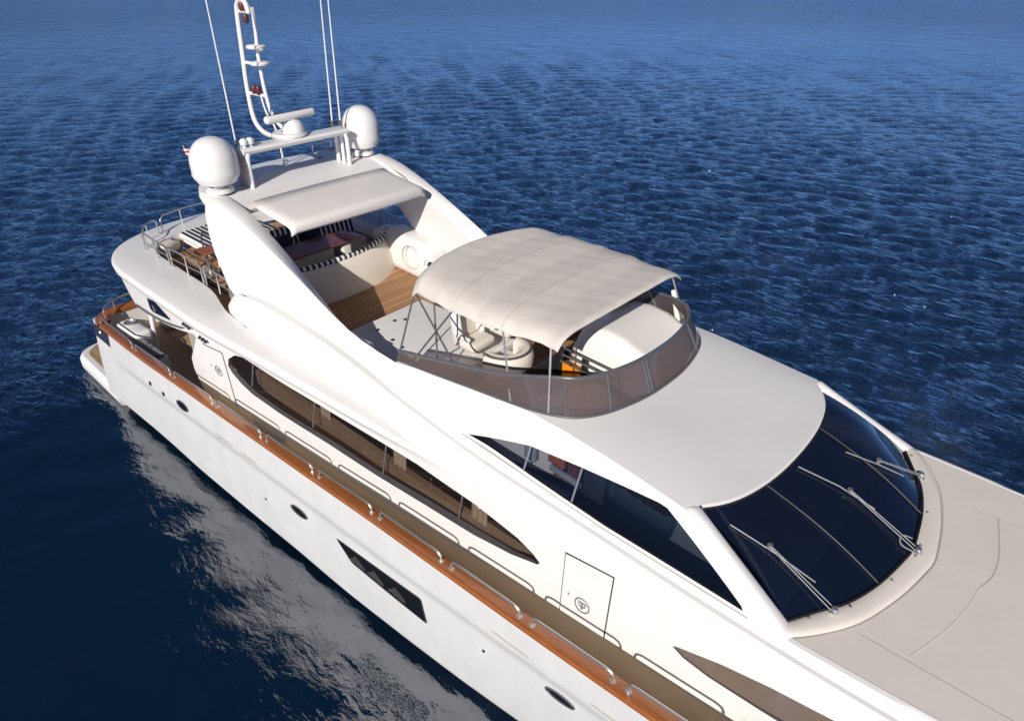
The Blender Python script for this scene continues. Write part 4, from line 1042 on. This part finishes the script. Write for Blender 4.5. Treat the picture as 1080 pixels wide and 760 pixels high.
# open side of the console: orange locker in a dark frame, ladder rails
b = MB(); b.box((-5.20, -.03, FZ+.38), (.34, .10, .46), 0, .01); OL = b.build('orange_locker', 'orange', CO)
b = MB()
for dx in (-.22, .22): b.box((-5.20+dx, -.05, FZ+.42), (.07, .08, .80), 0, .01)
b.box((-4.85, -.05, FZ+.3), (.3, .08, .5), 0, .01); b.build('locker_frame', 'black', CO)
for k in range(3):
    m = MB(); m.tube([(-5.3+.02*k, -.14-.06*k, 5.02-.07*k), (-4.35, -.14-.06*k, 4.98-.07*k)], .014, 6); m.build('grab_bar', 'darksteel', CO)

# ---- aft fly deck: rails, loungers, table -------------------------------
def post_rail(pts, hgt, r=.016, mids=(.5,), posts=None, name='guard_rail', mat='steel'):
    P = [Vector(p) for p in pts]; e = empty(name, Y, P[0]); o = P[0]; up = Vector((0, 0, hgt))
    m = MB(); pa = [P[0]-o, P[0]-o+up*.8, P[0]-o+up+(P[1]-P[0]).normalized()*.08]+[p-o+up for p in P[1:-1]]+[P[-1]-o+up-(P[-1]-P[-2]).normalized()*.08, P[-1]-o+up*.8, P[-1]-o]
    m.tube(pa, r, 8); m.build('top_rail', mat, e)
    for f in mids:
        m = MB(); m.tube([p-o+up*f for p in P], r*.6, 6); m.build('mid_rail', mat, e)
    for i in (range(1, len(P)-1) if posts is None else posts):
        m = MB(); m.tube([P[i]-o, P[i]-o+up], r*.8, 6); m.build('post', mat, e)
    return e
RZ = 4.45
for s in (-1, 1):
    post_rail([(-14.95, s*2.10, RZ), (-14.3, s*2.14, RZ), (-13.75, s*2.12, RZ)], .42)
    post_rail([(-13.62, s*2.12, RZ), (-13.0, s*2.10, RZ), (-12.45, s*2.07, RZ)], .42)
    post_rail([(-12.35, s*2.06, RZ), (-11.9, s*2.04, RZ-.05), (-11.55, s*2.0, RZ-.1)], .42)
    post_rail([(-15.10, s*2.02, RZ), (-15.45, s*1.80, RZ), (-15.66, s*1.50, RZ)], .36, mids=())
    post_rail([(-15.72, s*1.38, RZ), (-15.9, s*.85, RZ), (-15.96, s*.06, RZ)], .36, mids=())
# stair opening rails (dark) and stair well
post_rail([(-14.1, -1.25, FZ), (-13.3, -1.20, FZ), (-12.6, -1.2, FZ), (-12.05, -1.35, FZ)], .72, .018, (.35, .68), None, 'stair_rail', 'darksteel')
post_rail([(-13.9, -1.75, FZ), (-13.2, -1.78, FZ), (-12.5, -1.78, FZ)], .60, .016, (.5,), None, 'stair_rail', 'darksteel')
b = MB(); b.box((-13.1, -1.52, FZ+.006), (1.5, .40, .012)); sw = b.build('stair_hatch', 'gap', Y)
for k in range(5):
    b = MB(); b.box((-13.7+.3*k, -1.52, FZ+.018), (.20, .36, .012)); b.build('tread', 'teak_y', sw)
def lounger(x, y, lab):
    e = empty('sun_lounger', None, (x, y, FZ)); tag(e, lab, 'sun lounger', 'striped sun loungers on the aft fly deck')
    b = MB(); b.box((0, 0, .28), (1.95, .74, .12), 0, .05); b.build('mattress', 'stripe_y', e)
    b = MB(); b.box((0, 0, .19), (2.0, .80, .05), 0, .02); b.build('frame', 'plastic', e)
    for sx in (-.85, .85):
        for sy in (-.34, .34):
            m = MB(); m.tube([(sx, sy, 0), (sx, sy, .18)], .025, 8); m.build('leg', 'plastic', e)
lounger(-14.6, -.80, 'navy and white striped sun lounger nearer the stair opening')
lounger(-14.6, .06, 'navy and white striped sun lounger half hidden behind the white arch leg')
# round side table and folding chair beside the stair
t = empty('side_table', None, (-13.15, -1.28, FZ)); t.location = (-13.55, -1.45, FZ+.02); tag(t, 'small round brown table among the rails of the aft fly deck', 'table')
m = MB(); m.lathe([(0, .50), (.22, .50), (.235, .485), (.22, .465), (0, .46)], (0, 0, 0), 28); m.build('tabletop', 'cap', t)
m = MB(); m.lathe([(.0, .0), (.2, .0), (.2, .02), (.03, .04), (.03, .45)], (0, 0, 0), 16); m.build('pedestal', 'steel', t)
b = MB(); b.box((-15.25, -1.62, FZ+.20), (.5, .55, .28), R(25), .10); b.build('aft_bench', 'cushion', Y, 60)
b = MB(); b.box((-11.75, -1.60, FZ+.14), (.75, .34, .22), R(12), .08); b.build('rolled_cover', 'greypad', Y, 60)
